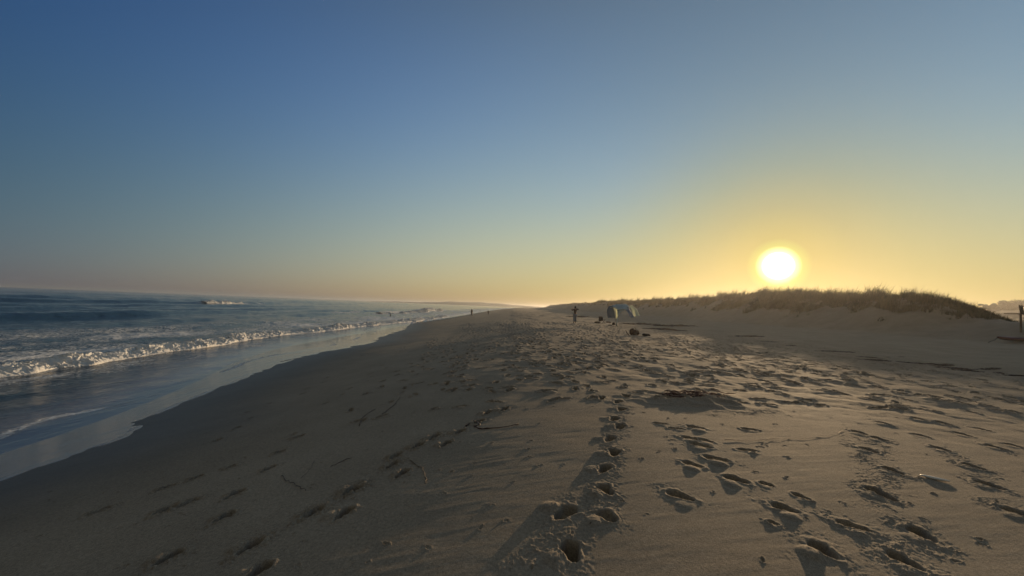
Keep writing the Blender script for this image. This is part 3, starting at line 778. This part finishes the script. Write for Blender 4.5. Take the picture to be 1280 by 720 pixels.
# standing beside the shade, elbows lifted
x, y = P(718.5, 403.6)
person((x, y, Hs(x, y)), R(200), 'person in dark top and pale trousers standing beside the beach tent, elbows raised', 1.70,
       [(.0 - .38, .0, 1.42), (-.50, -.16, 1.44), (-.40, -.30, 1.47)], [(.33, -.04, 1.30), (.30, -.2, 1.40), (.18, -.28, 1.48)],
       (TOPM, 'long', 'shirt'), TROU, .0, .10, .03, 'trousers', 1.25)
# walker at the water's edge
x, y = P(589.5, 395.4)
d_ = math.hypot(x, y)
person((x, y, Hs(x, y) - .02), R(150), 'dark figure standing at the water edge far along the beach', 1.7,
       [(-.24, .0, 1.14), (-.25, -.06, .9), (-.24, -.1, .86)], [(.24, 0, 1.14), (.27, -.02, .9), (.27, -.04, .86)], (SUIT, 'long', 'shirt'), SUIT, .1, .09, .12, 'trousers', 1.0)
x, y = P(610.3, 393.6)
person((x, y, Hs(x, y) - .02), R(185), 'tiny farthest figure walking the shore beyond the dark one', 1.05,
       [(-.24, .0, 1.14), (-.25, -.06, .9), (-.24, -.1, .86)], [(.24, 0, 1.14), (.27, -.02, .9), (.27, -.04, .86)], (TOPM, 'short', 'shirt'), SHORT, .05, .09, .10, 'shorts', 1.0)
# bather, waist-deep in front of the breaker
p = atdepth(488, 396, 80)
person((p[0], 80, SEA - .95), R(120), 'bather waist-deep in the water in front of the breaking wave', 1.72,
       [(-.30, -.02, 1.22), (-.36, -.2, 1.12), (-.34, -.3, 1.10)], [(.32, -.02, 1.2), (.38, -.18, 1.1), (.34, -.3, 1.08)], (SUIT, 'long', 'wetsuit_top'), SUIT, .0, .12, 0, 'wetsuit_legs', 1.0)

# ------------------------------------------------------------------ beach tent blown by the wind
CL1 = plain('pale_blue_cloth', (.38, .50, .55), (.33, .44, .49), rough=.8, scale=6, bump=.1, trans=.2)
CL2 = plain('slate_cloth', (.16, .21, .28), (.13, .18, .24), rough=.9, scale=6, bump=.1)
CL3 = plain('cream_cloth', (.80, .82, .70), (.72, .74, .62), rough=.8, scale=6, bump=.1, trans=.7)
ALU = plain('pale_pole', (.5, .5, .48), (.42, .42, .4), rough=.4, scale=20, metal=.3)
gx, gy = P(770.5, 407.5); gz = Hs(gx, gy)
PXM = gy / FPX                                    # metres per photo pixel there
shade = empty('beach_tent', (gx, gy, gz), 0, 'pale blue and cream cloth beach tent bellying in the wind on one pole', 'beach tent')
def S(px, py, dy):                                 # local point from a photo offset, dy metres back
    p_ = atdepth(px, py, gy + dy)
    return (p_[0] - gx, dy, p_[2] - gz)
def cloth(name, rail_a, rail_b, mat, n=18, sag=.06, seed=0):
    """ruled sheet between two 3-point-plus rails, with wind ripples and real thickness"""
    def cur(r, t):
        r = np.array(r); s = np.linspace(0, 1, len(r)); 
        c = [np.polyval(np.polyfit(s, r[:, k], min(len(r) - 1, 3)), t) for k in range(3)]
        return np.stack(c, -1)
    t = np.linspace(0, 1, n); A = cur(rail_a, t); B = cur(rail_b, t)
    V = []
    for i in range(n):
        w = i / (n - 1)
        row = A * (1 - w) + B * w
        row[:, 2] += sag * math.sin(math.pi * w) + .03 * np.sin(t * 9 + w * 5 + seed)
        row[:, 1] += .05 * np.sin(w * 8 + t * 4 + seed)
        V.append(row)
    V = np.array(V).reshape(-1, 3)
    o = mesh_from(name, V, grid_faces(n, n), mat, shade)
    m = o.modifiers.new('t', 'SOLIDIFY'); m.thickness = .006
    return o
# rails run across the span (left end -> right end); first the near hem, then the far hem
top_l = [S(759, 394, -.9), S(759.5, 386, -.9), S(763, 383, -.9), S(768, 384.5, -.9)]
top_lb = [S(761, 396, .9), S(761, 385, .9), S(766, 381.2, .9), S(775, 380.4, .9)]
cloth('side_panel', [S(760, 397.5, -.5), S(758.8, 391, -.6), S(759.5, 385.5, -.6), S(762.5, 382.6, -.4)], [S(769, 397, -.2), S(767.8, 390, -.1), S(766.5, 385, 0), S(767, 381.8, .2)], CL2, sag=.0)
cloth('cream_stripe', [S(767, 384.3, -.25), S(768.6, 390, -.3), S(770, 398, -.35)], [S(768.6, 384.2, -.3), S(772.3, 388.5, -.4), S(771.6, 398.5, -.45)], CL3, sag=.0, seed=2)
cloth('roof_panel', [S(766.5, 384.6, -.3), S(772, 386.3, -.6), S(778, 386.8, -.7), S(784, 387.3, -.6)], [S(763, 382.6, .3), S(771, 380.6, .9), S(779, 379.8, 1.0), S(786, 382.8, .5)], CL1, sag=.08, seed=1)
cloth('front_drape', [S(771, 386.5, -.62), S(775, 386.8, -.68), S(782, 387, -.66)], [S(772.6, 396.5, -.5), S(774.5, 392, -.6), S(781.5, 387.8, -.65)], CL1, sag=.0, seed=3)
cloth('dark_stripe', [S(781.8, 386.5, -.6), S(784.5, 391, -.6), S(788, 396, -.6), S(790.5, 397.5, -.6)], [S(785.8, 383.4, .2), S(788.2, 388, .1), S(790.3, 392, 0), S(793, 397, -.1)], CL2, sag=.03, seed=4)
cloth('cream_flap', [S(785.8, 383.2, .25), S(788.8, 388, .15), S(790.8, 392.2, .05), S(793, 396.6, -.05)], [S(792.6, 383.2, 1.0), S(796, 386.6, .9), S(798, 390.6, .8), S(800, 394.8, .7)], CL3, sag=.09, seed=5)
bm = bmesh.new(); add_tube(bm, [S(770.4, 408.4, -.6), S(769.6, 398, -.6), S(768.6, 385.2, -.75)], [.032, .032, .028], 10)
pole = bm_obj('pole', bm, ALU, shade)
bm = bmesh.new(); add_tube(bm, [S(762.6, 384.0, -.8), S(768.6, 383.9, -.75), S(774, 381.3, .2), S(780, 380.5, .7), S(786, 382.8, .95)], .022, 8)
bm_obj('ridge_pole', bm, ALU, shade)
bm = bmesh.new(); add_tube(bm, [S(772, 397.5, -.7), S(771.2, 403, -.62), S(770.8, 407.6, -.58)], [.05, .035, .03], 8)
bm_obj('hanging_strap', bm, CL1, shade)

# ------------------------------------------------------------------ beach things near the shade
BRN = plain('brown_canvas', (.075, .035, .022), (.045, .022, .016), rough=.9, scale=25, bump=.4)
DRK = plain('dark_canvas', (.035, .03, .028), rough=.9, scale=25, bump=.4)
GRY = plain('grey_canvas', (.12, .12, .12), rough=.9, scale=25, bump=.3)
def at(px, py): 
    x, y = P(px, py); return (x, y, Hs(x, y))
# folding chair with a bulky back
l = at(752.5, 404.5)
t = empty('beach_chair', l, R(25), 'brown folding beach chair seen from behind beside the shade', 'beach chair')
bm = bmesh.new(); add_box(bm, (0, .02, .30), (.52, .46, .035)); bm_obj('seat', bm, BRN, t, bevel=.012)
bm = bmesh.new(); add_box(bm, (0, .22, .54), (.54, .05, .46), Matrix.Rotation(R(-16), 3, 'X')); bm_obj('backrest', bm, BRN, t, bevel=.02)
for sx_ in (-1, 1):
    bm = bmesh.new(); add_bar(bm, (sx_ * .27, -.22, 0), (sx_ * .27, .27, .42), .028); bm_obj('leg', bm, DRK, t)
    bm = bmesh.new(); add_bar(bm, (sx_ * .245, .26, 0), (sx_ * .245, -.2, .44), .028); bm_obj('leg', bm, DRK, t)
    bm = bmesh.new(); add_box(bm, (sx_ * .28, .0, .46), (.05, .46, .03)); bm_obj('armrest', bm, DRK, t, bevel=.008)
def lump(name, loc, rz, size, mat, label, cat, seed, parts=None, parent=None):
    bm = bmesh.new(); bmesh.ops.create_icosphere(bm, subdivisions=4, radius=1)
    co = np.array([v.co[:] for v in bm.verts])
    n1 = fbm(co[:, 0] * 1.7 + seed, co[:, 1] * 1.7 + co[:, 2] * 1.3, 3, seed)
    for v, q in zip(bm.verts, n1):
        c = v.co * (1 + .22 * q)
        v.co = Vector((c.x * size[0], c.y * size[1], max(c.z * size[2] + size[2] * .72, -.02)))
    o = bm_obj(name, bm, mat)
    o.location = loc; o.rotation_euler = (0, 0, rz)
    if label: tag(o, label, cat)
    return o
lump('rolled_towel', at(746.8, 403.6), R(10), (.30, .14, .10), DRK, 'dark rolled towel on the sand left of the folding chair', 'towel', 21)
lump('crumpled_towel', at(760.5, 403.2), R(-8), (.30, .16, .07), BRN, 'flat brown crumpled towel right of the folding chair', 'towel', 22)
lump('sandbag', at(767.0, 406.2), R(15), (.16, .14, .14), DRK, 'dark sandbag at the foot of the tent pole', 'sandbag', 23)
lump('pale_bag', at(762.8, 407.4), R(15), (.20, .13, .06), GRY, 'low grey bag lying in front of the tent pole', 'bag', 24)
# big dark duffel with straps
l = at(793, 419.0)
t = empty('duffel_bag', l, R(8), 'dark reddish brown duffel bag standing on the sand in front of the tent', 'bag')
bm = bmesh.new()
add_ball(bm, (-.16, 0, .20), (.15, .16, .215), 18); add_ball(bm, (.02, .0, .17), (.19, .15, .175), 18); add_ball(bm, (.20, 0, .15), (.11, .13, .145), 16)
for v in bm.verts: v.co.z = max(v.co.z, -.01) + .012 * math.sin(v.co.x * 40) * (v.co.z > .1)
body_ = bm_obj('body', bm, BRN, t)
bm = bmesh.new(); add_tube(bm, [(-.17, -.15, .18), (-.12, -.14, .42), (0, -.05, .47), (.06, -.10, .33)], .014, 8); bm_obj('strap', bm, DRK, t)
bm = bmesh.new(); add_box(bm, (.03, -.155, .14), (.18, .02, .13)); bm_obj('pocket', bm, DRK, t, bevel=.008)
for sx_ in (-.2, .0, .2):
    bm = bmesh.new(); add_ball(bm, (sx_, -.09, .0), (.035, .035, .03), 8); bm_obj('foot', bm, DRK, t)
WOOD = plain('driftwood', (.11, .085, .065), (.06, .045, .035), rough=.9, scale=15, bump=.5)
def stick(loc, pts, rad, label, mat=WOOD, name='stick', cat='stick'):
    bm = bmesh.new(); add_tube(bm, pts, rad, 8); o = bm_obj(name, bm, mat); o.location = loc
    return tag(o, label, cat)
stick(at(784.5, 419), [(-.12, 0, .30), (-.06, .02, .18), (.02, 0, .05), (.10, .0, 0)], [.02, .025, .028, .02], 'short dark stick leaning in the sand left of the duffel bag')
lump('sandal_heap', at(808, 420), R(5), (.22, .12, .085), DRK, 'small dark bundle of clothes on the sand right of the duffel bag', 'clothes', 25)
lump('crumpled_shirt', at(805, 419.5), R(5), (.10, .08, .09), GRY, 'small pale crumpled shirt beside the dark bundle of clothes', 'shirt', 26)

# ------------------------------------------------------------------ lookout stand and red board, far right
WD = plain('weathered_wood', (.15, .12, .085), (.09, .07, .05), rough=.85, scale=12, bump=.4)
b = atdepth(1278.5, 416, 30)
bxx, byy = float(b[0]), 30.0
bzz = Hs(bxx, byy)
t = empty('lookout_stand', (bxx + .85, byy, bzz), R(0), 'wooden lifeguard lookout stand at the gap beside the dune', 'lifeguard stand')
PLZ = (406.6 - 392.3) / FPX * 30 + EYE[2] - bzz   # platform height above the sand
for (sx_, sy_) in ((-1, -1), (1, -1), (-1, 1), (1, 1)):
    bm = bmesh.new(); add_bar(bm, (sx_ * .46 , sy_ * .40, -.25), (sx_ * .56, sy_ * .32, PLZ), .12); bm_obj('leg', bm, WD, t, bevel=.01)
bm = bmesh.new()
for k in range(6): add_box(bm, (-.4, -.45 + k * .17, PLZ + .03), (2.6, .15, .06))
bm_obj('platform', bm, WD, t, bevel=.006)
for sx_ in (-.60, -.42, .45):
    bm = bmesh.new(); add_bar(bm, (sx_ + .06, .3, PLZ), (sx_, .34, PLZ + .72), .09); bm_obj('post', bm, WD, t, bevel=.008)
bm = bmesh.new(); add_box(bm, (.25, .1, PLZ + .32), (1.0, .5, .05)); bm_obj('seat', bm, WD, t, bevel=.008)
bm = bmesh.new(); add_bar(bm, (-.5, -.62, .35), (.5, -.62, .75), .07); bm_obj('brace', bm, WD, t, bevel=.006)
bm = bmesh.new()
for k in range(4): add_box(bm, (.15, -.72 - .02 * k, .2 + k * PLZ / 4.6), (.55, .06, .05))
for sx_ in (-.14, .44): add_bar(bm, (sx_, -.70, -.1), (sx_, -.80, PLZ), .05)
bm_obj('ladder', bm, WD, t, bevel=.005)
RED = plain('red_fibreglass', (.15, .03, .02), (.11, .022, .016), rough=.35, scale=4, bump=0)
PALE = plain('pale_grip', (.25, .2, .17), rough=.7, scale=20)
p = atdepth(1262, 415.3, 28.6)
q = (float(p[0]) + .55, 28.6); zq = Hs(*q)
t = empty('rescue_board', (q[0], q[1], zq + .02), R(4), 'long red rescue board lying on the sand under the lookout stand', 'rescue board')
bm = bmesh.new()
rings = []
for i in range(25):
    s = -1 + 2 * i / 24; wd = .30 * max(1 - abs(s) ** 2.6, .0004) ** .6; th = .15 * max(1 - abs(s) ** 4, .02) ** .5; rk = .10 * abs(s) ** 4
    rings.append([bm.verts.new((s * 1.65, math.cos(a_) * wd, .17 + rk + math.sin(a_) * th)) for a_ in np.linspace(0, 2 * math.pi, 16, endpoint=False)])
for a_, b_ in zip(rings, rings[1:]):
    for k in range(16): bm.faces.new((a_[k], a_[(k + 1) % 16], b_[(k + 1) % 16], b_[k]))
bm.faces.new(rings[0][::-1]); bm.faces.new(rings[-1])
bm_obj('hull', bm, RED, t)
bm = bmesh.new(); add_box(bm, (.1, 0, .325), (.9, .34, .02)); bm_obj('deck_pad', bm, PALE, t, bevel=.008)
for s in (-1, 1):
    bm = bmesh.new(); add_tube(bm, [(-.5, s * .26, .23), (-.3, s * .31, .28), (.3, s * .31, .28), (.5, s * .26, .23)], .016, 6); bm_obj('handle', bm, PALE, t)
bm = bmesh.new(); add_tube(bm, [(-1.62, 0, .2), (-1.9, -.05, .03), (-2.5, -.25, -.06 ), (-3.0, -.45, -.14)], .02, 6)
bm_obj('tow_rope', bm, DRK, t)

# ------------------------------------------------------------------ seaweed and small flotsam
WEED = plain('dark_seaweed', (.040, .022, .015), (.075, .035, .02), rough=.6, scale=30, bump=.4)
WEED2 = plain('reddish_seaweed', (.12, .05, .032), (.065, .032, .024), rough=.7, scale=30, bump=.4)
def weed_mesh(name, ln, wd, ht, n, mat, seed):
    rg = random.Random(seed); bm = bmesh.new()
    for k in range(n):
        a = rg.uniform(0, 6.28); cx = rg.gauss(0, .32) * ln * .7; cy = rg.gauss(0, .35) * wd * .7
        a = rg.gauss(0, .7); pts = []; z0 = ht * math.exp(-(cx / ln * 2) ** 2 - (cy / wd * 2) ** 2) * rg.uniform(.1, 1)
        L_ = rg.uniform(.12, .38) * min(1, ln)
        for i in range(6):
            f = i / 5
            pts.append((cx + math.cos(a) * L_ * (f - .5), cy + math.sin(a) * L_ * (f - .5), max(.004, z0 * (1 - .5 * abs(f - .5)) + rg.uniform(-.01, .012))))
            a += rg.uniform(-.5, .5)
        add_tube(bm, pts, [.004, .008, .010, .010, .008, .003], 5)
    me = bpy.data.meshes.new(name); bm.to_mesh(me); bm.free()
    for p_ in me.polygons: p_.use_smooth = True
    me.materials.append(mat); return me
def place(me, name, px, py, rz, sc_, label, cat, group=None):
    x, y = P(px, py)
    o = bpy.data.objects.new(name, me); COL.objects.link(o)
    e_ = .25; nx = (Hs(x - e_, y) - Hs(x + e_, y)) / (2 * e_); ny = (Hs(x, y - e_) - Hs(x, y + e_)) / (2 * e_)
    q = Vector((nx, ny, 1)).normalized().to_track_quat('Z', 'Y').to_euler()
    i, j = np.searchsorted(rad, math.hypot(x, y)), np.searchsorted(az, math.atan2(x, y))
    o.location = (x, y, float(Z[min(i, len(rad) - 1), min(j, len(az) - 1)]) + .003)
    o.rotation_euler = (Matrix.Rotation(0, 3, 'Z') @ Vector((nx, ny, 1)).normalized().rotation_difference(Vector((0, 0, 1))).inverted().to_matrix() @ Matrix.Rotation(rz, 3, 'Z')).to_euler()
    o.scale = (sc_, sc_, sc_)
    return tag(o, label, cat, group)
heap = weed_mesh('weed', 1.2, .5, .045, 95, WEED2, 3)
place(heap, 'seaweed_heap', 868, 497, R(15), 1.0, 'reddish brown heap of seaweed on trampled sand in the middle of the beach', 'seaweed')
wm_ = [weed_mesh('weed', 1.5, .42, .06, 70, WEED, 30 + k) for k in range(3)]
wl = [(1088, 447.5, 1.0, 'thin dark wrack patch at the left end of the seaweed line'), (1094, 451, 1.1, 'second dark wrack patch, just below the left end of the line'),
      (1104, 451.8, 1.0, 'dark streak of wrack joined to the second patch of the line'), (1127, 446.5, .45, 'small round weed tuft above the seaweed line'),
      (1131, 453, .8, 'short weed patch below the small round tuft'), (1146, 455, .8, 'weed patch between the short patch and the thick part of the line'),
      (1164, 456, 1.0, 'weed patch where the seaweed line thickens'), (1181, 457.5, 1.1, 'upper strip of the thickest wrack'),
      (1196, 461, 1.2, 'thickest black wrack patch of the seaweed line'), (1210, 464, 1.0, 'tail of the thickest wrack patch'),
      (1238, 462, .9, 'weed patch high on the right part of the line'), (1248, 466.5, 1.1, 'dark wrack strip near the right edge of the picture'),
      (1272, 470, .9, 'last weed patch of the line at the right edge'), (1038, 439.5, 1.2, 'faint wrack strip left of the seaweed line'), (1060, 441, 1.0, 'faint wrack strip nearer to the seaweed line'),
      (990, 433, .9, 'small weed patch under the sunlit dune'), (960, 427, 1.2, 'weed strip on the flat sand below the dune')]
for k, (px, py, s, lb) in enumerate(wl):
    place(wm_[k % 3], 'seaweed_patch', px, py, R(-20 + 13 * (k % 4)), s * (.5 if px < 1170 else .62), lb, 'seaweed', 'seaweed patches along the wrack line')
for k, (px, py, s, lb) in enumerate([(840, 408, 3.2, 'long dark wrack streak right of the tent'), (800, 405.5, 3.0, 'dark wrack streak behind the tent pole'), (832, 412.5, 2.2, 'dark wrack streak behind the duffel bag'),
                                     (936, 421, 1.6, 'short wrack streak on flat sand below the dune slope'), (724, 396.5, 2.6, 'wrack streak on the sand behind the standing person')]):
    place(wm_[(k + 1) % 3], 'seaweed_patch', px, py, R(-6 + 5 * k), s, lb, 'seaweed', 'seaweed patches along the wrack line')
def strand(pix, w, label, mat=WEED, name='seaweed_strand', lift=.006):
    pts = []
    for px, py in pix:
        x, y = P(px, py)
        i, j = np.searchsorted(rad, math.hypot(x, y)), np.searchsorted(az, math.atan2(x, y))
        pts.append(Vector((x, y, float(Z[i, j]) + lift)))
    o0 = pts[0].copy(); P2 = []
    for a_, b_ in zip(pts, pts[1:]):
        for f in (0, .25, .5, .75): 
            v = a_.lerp(b_, f) - o0; v += Vector((random.uniform(-.008, .008), random.uniform(-.02, .02), random.uniform(0, .006))); P2.append(v)
    P2.append(pts[-1] - o0)
    bm = bmesh.new(); add_tube(bm, P2, [w * random.uniform(.2, .7) for _ in P2], 6); o = bm_obj(name, bm, mat); o.location = o0
    return tag(o, label, 'seaweed', 'loose seaweed strands on the sand')
strand([(582, 534), (592, 528), (600, 531), (592, 535), (604, 537), (622, 536), (648, 531)], .016, 'thick dark looping seaweed strand on the trampled sand')
strand([(352, 595), (357, 601), (364, 604), (372, 609), (382, 614)], .006, 'thin dark weed strand on the beach face running toward the lower footprints')
strand([(392, 578), (389, 585), (384, 592), (376, 598)], .005, 'thin weed strand curving above the dark strand on the beach face')
strand([(414, 584), (426, 578), (440, 573)], .006, 'short straight weed strand on the grey beach face')
strand([(500, 497), (494, 505), (484, 514), (478, 518)], .011, 'weed strand high on the beach face, upper one of two')
strand([(470, 512), (462, 516), (452, 524), (449, 533)], .010, 'weed strand high on the beach face, lower one of two')
strand([(496, 570), (514, 577), (528, 586), (533, 600), (531, 606)], .010, 'pale curved root lying on the sand beside the footprints', plain('pale_root', (.22, .17, .12), rough=.9, scale=20), 'root')
strand([(736, 656), (756, 645), (772, 632)], .006, 'thin straight twig line beside the middle footprints', plain('twig', (.10, .075, .05), rough=.9, scale=20), 'twig')
strand([(905, 551), (935, 552), (965, 550), (1000, 549), (1035, 545), (1055, 539)], .005, 'long thin weed line crossing the smooth lit sand')
# white shell
SHELL = plain('white_shell', (.78, .74, .66), (.68, .62, .54), rough=.4, scale=30, bump=.2)
x, y = P(1168.5, 600.5)
bm = bmesh.new()
rg_ = []
for i in range(15):
    s = -1 + 2 * i / 14; w_ = .022 * max(1 - abs(s) ** 2.4, .003) ** .6
    rg_.append([bm.verts.new((s * .10, math.cos(a_) * w_ + .012 * s * s, .012 + math.sin(a_) * w_ * .55)) for a_ in np.linspace(0, 2 * math.pi, 12, endpoint=False)])
for a_, b_ in zip(rg_, rg_[1:]):
    for k in range(12): bm.faces.new((a_[k], a_[(k + 1) % 12], b_[(k + 1) % 12], b_[k]))
bm.faces.new(rg_[0][::-1]); bm.faces.new(rg_[-1])
sh = bm_obj('razor_shell', bm, SHELL); i, j = np.searchsorted(rad, math.hypot(x, y)), np.searchsorted(az, math.atan2(x, y))
sh.location = (x, y, float(Z[i, j])); sh.rotation_euler = (0, 0, R(-42)); tag(sh, 'white razor shell lying on the smooth sand at the right', 'shell')

ZEN_FILL, ANTI_FILL = (1.1, 1.17, 1.1), (.95, .98, .85)
# ------------------------------------------------------------------ light, sky, air
w = bpy.data.worlds.new('World'); sc.world = w; w.use_nodes = True
nt = w.node_tree; L = nt.links.new
bg = nt.nodes['Background']; bg.inputs['Strength'].default_value = 0.10
sky = N(nt, 'ShaderNodeTexSky', sky_type='NISHITA'); sky.sun_disc = False
sky.sun_elevation = R(6.2); sky.sun_rotation = SUN_AZ
sky.altitude = 0; sky.air_density = 1.0; sky.dust_density = .3; sky.ozone_density = 3.0
# the blown-out sun and its aureole, fixed in direction
EV = R(6.2)
sd = (math.sin(SUN_AZ) * math.cos(EV), math.cos(SUN_AZ) * math.cos(EV), math.sin(EV))
tc = N(nt, 'ShaderNodeTexCoord')
dt = N(nt, 'ShaderNodeVectorMath', operation='DOT_PRODUCT'); L(tc.outputs['Generated'], dt.inputs[0]); dt.inputs[1].default_value = sd
ac = N(nt, 'ShaderNodeMath', operation='ARCCOSINE'); L(dt.outputs['Value'], ac.inputs[0])
rp = N(nt, 'ShaderNodeValToRGB'); mr = N(nt, 'ShaderNodeMapRange'); L(ac.outputs[0], mr.inputs[0]); mr.inputs[2].default_value = R(12)
L(mr.outputs[0], rp.inputs['Fac'])
e = rp.color_ramp.elements
e[0].position = 0; e[0].color = (1, 1, 1, 1); e[1].position = 1; e[1].color = (0, 0, 0, 1)
for ps, c in ((.094, (1, 1, .92)), (.145, (.40, .36, .16)), (.20, (.07, .075, .008)), (.28, (.035, .018, 0)), (.6, (.010, .003, 0))):
    q = e.new(ps); q.color = (*c, 1)
sg = N(nt, 'ShaderNodeVectorMath', operation='SCALE'); L(rp.outputs[0], sg.inputs[0]); sg.inputs['Scale'].default_value = 26
# phone-camera response to the bright sky: log gain as a smooth function of elevation and of the angle from the sun
def mth(op, a, b=None, clamp=False):
    n = N(nt, 'ShaderNodeMath', operation=op, use_clamp=clamp)
    for i_, v in enumerate((a, b)):
        if v is None: continue
        if hasattr(v, 'is_linked') or hasattr(v, 'links'): L(v, n.inputs[i_])
        else: n.inputs[i_].default_value = v
    return n.outputs[0]
sx_ = N(nt, 'ShaderNodeSeparateXYZ'); L(tc.outputs['Generated'], sx_.inputs[0])
el = mth('MULTIPLY', mth('ARCSINE', sx_.outputs['Z']), 180 / math.pi)
el = mth('MINIMUM', mth('MAXIMUM', el, 0.0), 42.0); el30 = mth('DIVIDE', el, 30.0)
an60 = mth('DIVIDE', mth('MINIMUM', mth('MULTIPLY', ac.outputs[0], 180 / math.pi), 92.0), 60.0)
ee = mth('EXPONENT', mth('DIVIDE', el, -5.0))
FE = [an60, mth('MULTIPLY', an60, an60), el30, mth('MULTIPLY', el30, el30), ee, mth('MULTIPLY', ee, an60)]
ga_ = mth('DIVIDE', mth('SUBTRACT', an60, .34), .20); ge_ = mth('DIVIDE', mth('SUBTRACT', el30, .58), .34)
bell = mth('EXPONENT', mth('MULTIPLY', mth('ADD', mth('MULTIPLY', ga_, ga_), mth('MULTIPLY', ge_, ge_)), -1.0))
FIT = [[0.6001, 0.1346, 2.1071, -1.8495, -1.6573, 0.5126, -2.0144, 0.9237], [0.6, -0.4221, 1.4677, -1.2536, -0.1853, -0.1791, -1.2563, 0.6086],
       [0.5999, -1.6417, 1.5362, -0.9998, 1.8647, -1.1052, -0.8632, 1.1662]]
sp = N(nt, 'ShaderNodeSeparateColor'); L(sky.outputs[0], sp.inputs[0]); cb = N(nt, 'ShaderNodeCombineColor')
for c_ in range(3):
    k = FIT[c_]
    acc = mth('ADD', mth('MULTIPLY', mth('EXPONENT', mth('MULTIPLY', an60, -5.6)), (-.36, -.45, -.85)[c_]), k[1] - .06)
    acc = mth('ADD', mth('MULTIPLY', bell, (-.04, .03, .17)[c_]), acc)
    for f_, v in zip(FE, k[2:]): acc = mth('ADD', mth('MULTIPLY', f_, v), acc)
    pw = mth('POWER', mth('MULTIPLY', sp.outputs[c_], .1), k[0])
    L(mth('MULTIPLY', mth('MULTIPLY', pw, mth('EXPONENT', acc)), 10.0), cb.inputs[c_])
# unseen sky overhead and opposite the sun, recoloured to set ambient fill on sand
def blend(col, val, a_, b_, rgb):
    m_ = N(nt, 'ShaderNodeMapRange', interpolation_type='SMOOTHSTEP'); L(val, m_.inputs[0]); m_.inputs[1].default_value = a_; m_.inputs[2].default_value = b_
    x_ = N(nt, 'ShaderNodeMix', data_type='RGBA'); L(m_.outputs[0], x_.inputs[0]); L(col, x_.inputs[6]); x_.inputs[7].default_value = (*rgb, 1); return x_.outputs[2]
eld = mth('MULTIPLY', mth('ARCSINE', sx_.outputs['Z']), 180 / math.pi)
c1_ = blend(cb.outputs[0], eld, 38, 60, ZEN_FILL)
c2_ = blend(c1_, mth('MULTIPLY', ac.outputs[0], 180 / math.pi), 92, 125, ANTI_FILL)
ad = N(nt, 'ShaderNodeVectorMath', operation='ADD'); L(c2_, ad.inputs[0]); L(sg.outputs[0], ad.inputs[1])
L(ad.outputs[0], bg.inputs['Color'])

sl = bpy.data.lights.new('sun', 'SUN'); so = bpy.data.objects.new('sun', sl); COL.objects.link(so)
sl.energy = 3.5; sl.angle = R(.6); sl.color = (1, .70, .40)
dv = Vector((math.sin(SUN_AZ) * math.cos(SUN_EL), math.cos(SUN_AZ) * math.cos(SUN_EL), math.sin(SUN_EL)))
so.rotation_euler = dv.to_track_quat('Z', 'Y').to_euler(); so.location = (20, 30, 40)

HAZE = True
if HAZE:
    bm = bmesh.new(); add_box(bm, (0, 0, 6.5), (64000, 64000, 33))
    m, nt2, b2 = new_mat('haze'); nt2.nodes.remove(b2)
    pv = N(nt2, 'ShaderNodeVolumePrincipled'); pv.inputs['Density'].default_value = .00030; pv.inputs['Anisotropy'].default_value = .73
    pv.inputs['Color'].default_value = (.95, .93, .92, 1)
    nt2.links.new(pv.outputs[0], nt2.nodes['Material Output'].inputs['Volume'])
    hz = bm_obj('haze', bm, m, smooth=False); tag(hz, 'thin evening sea haze over the beach', 'haze', kind='stuff')

sc.view_settings.view_transform = 'Standard'; sc.view_settings.look = 'None'; sc.view_settings.gamma = 1
sc.view_settings.exposure = 0.3
sc.cycles.use_denoising = True
sc.cycles.max_bounces = 6; sc.cycles.volume_bounces = 1; sc.cycles.transparent_max_bounces = 4
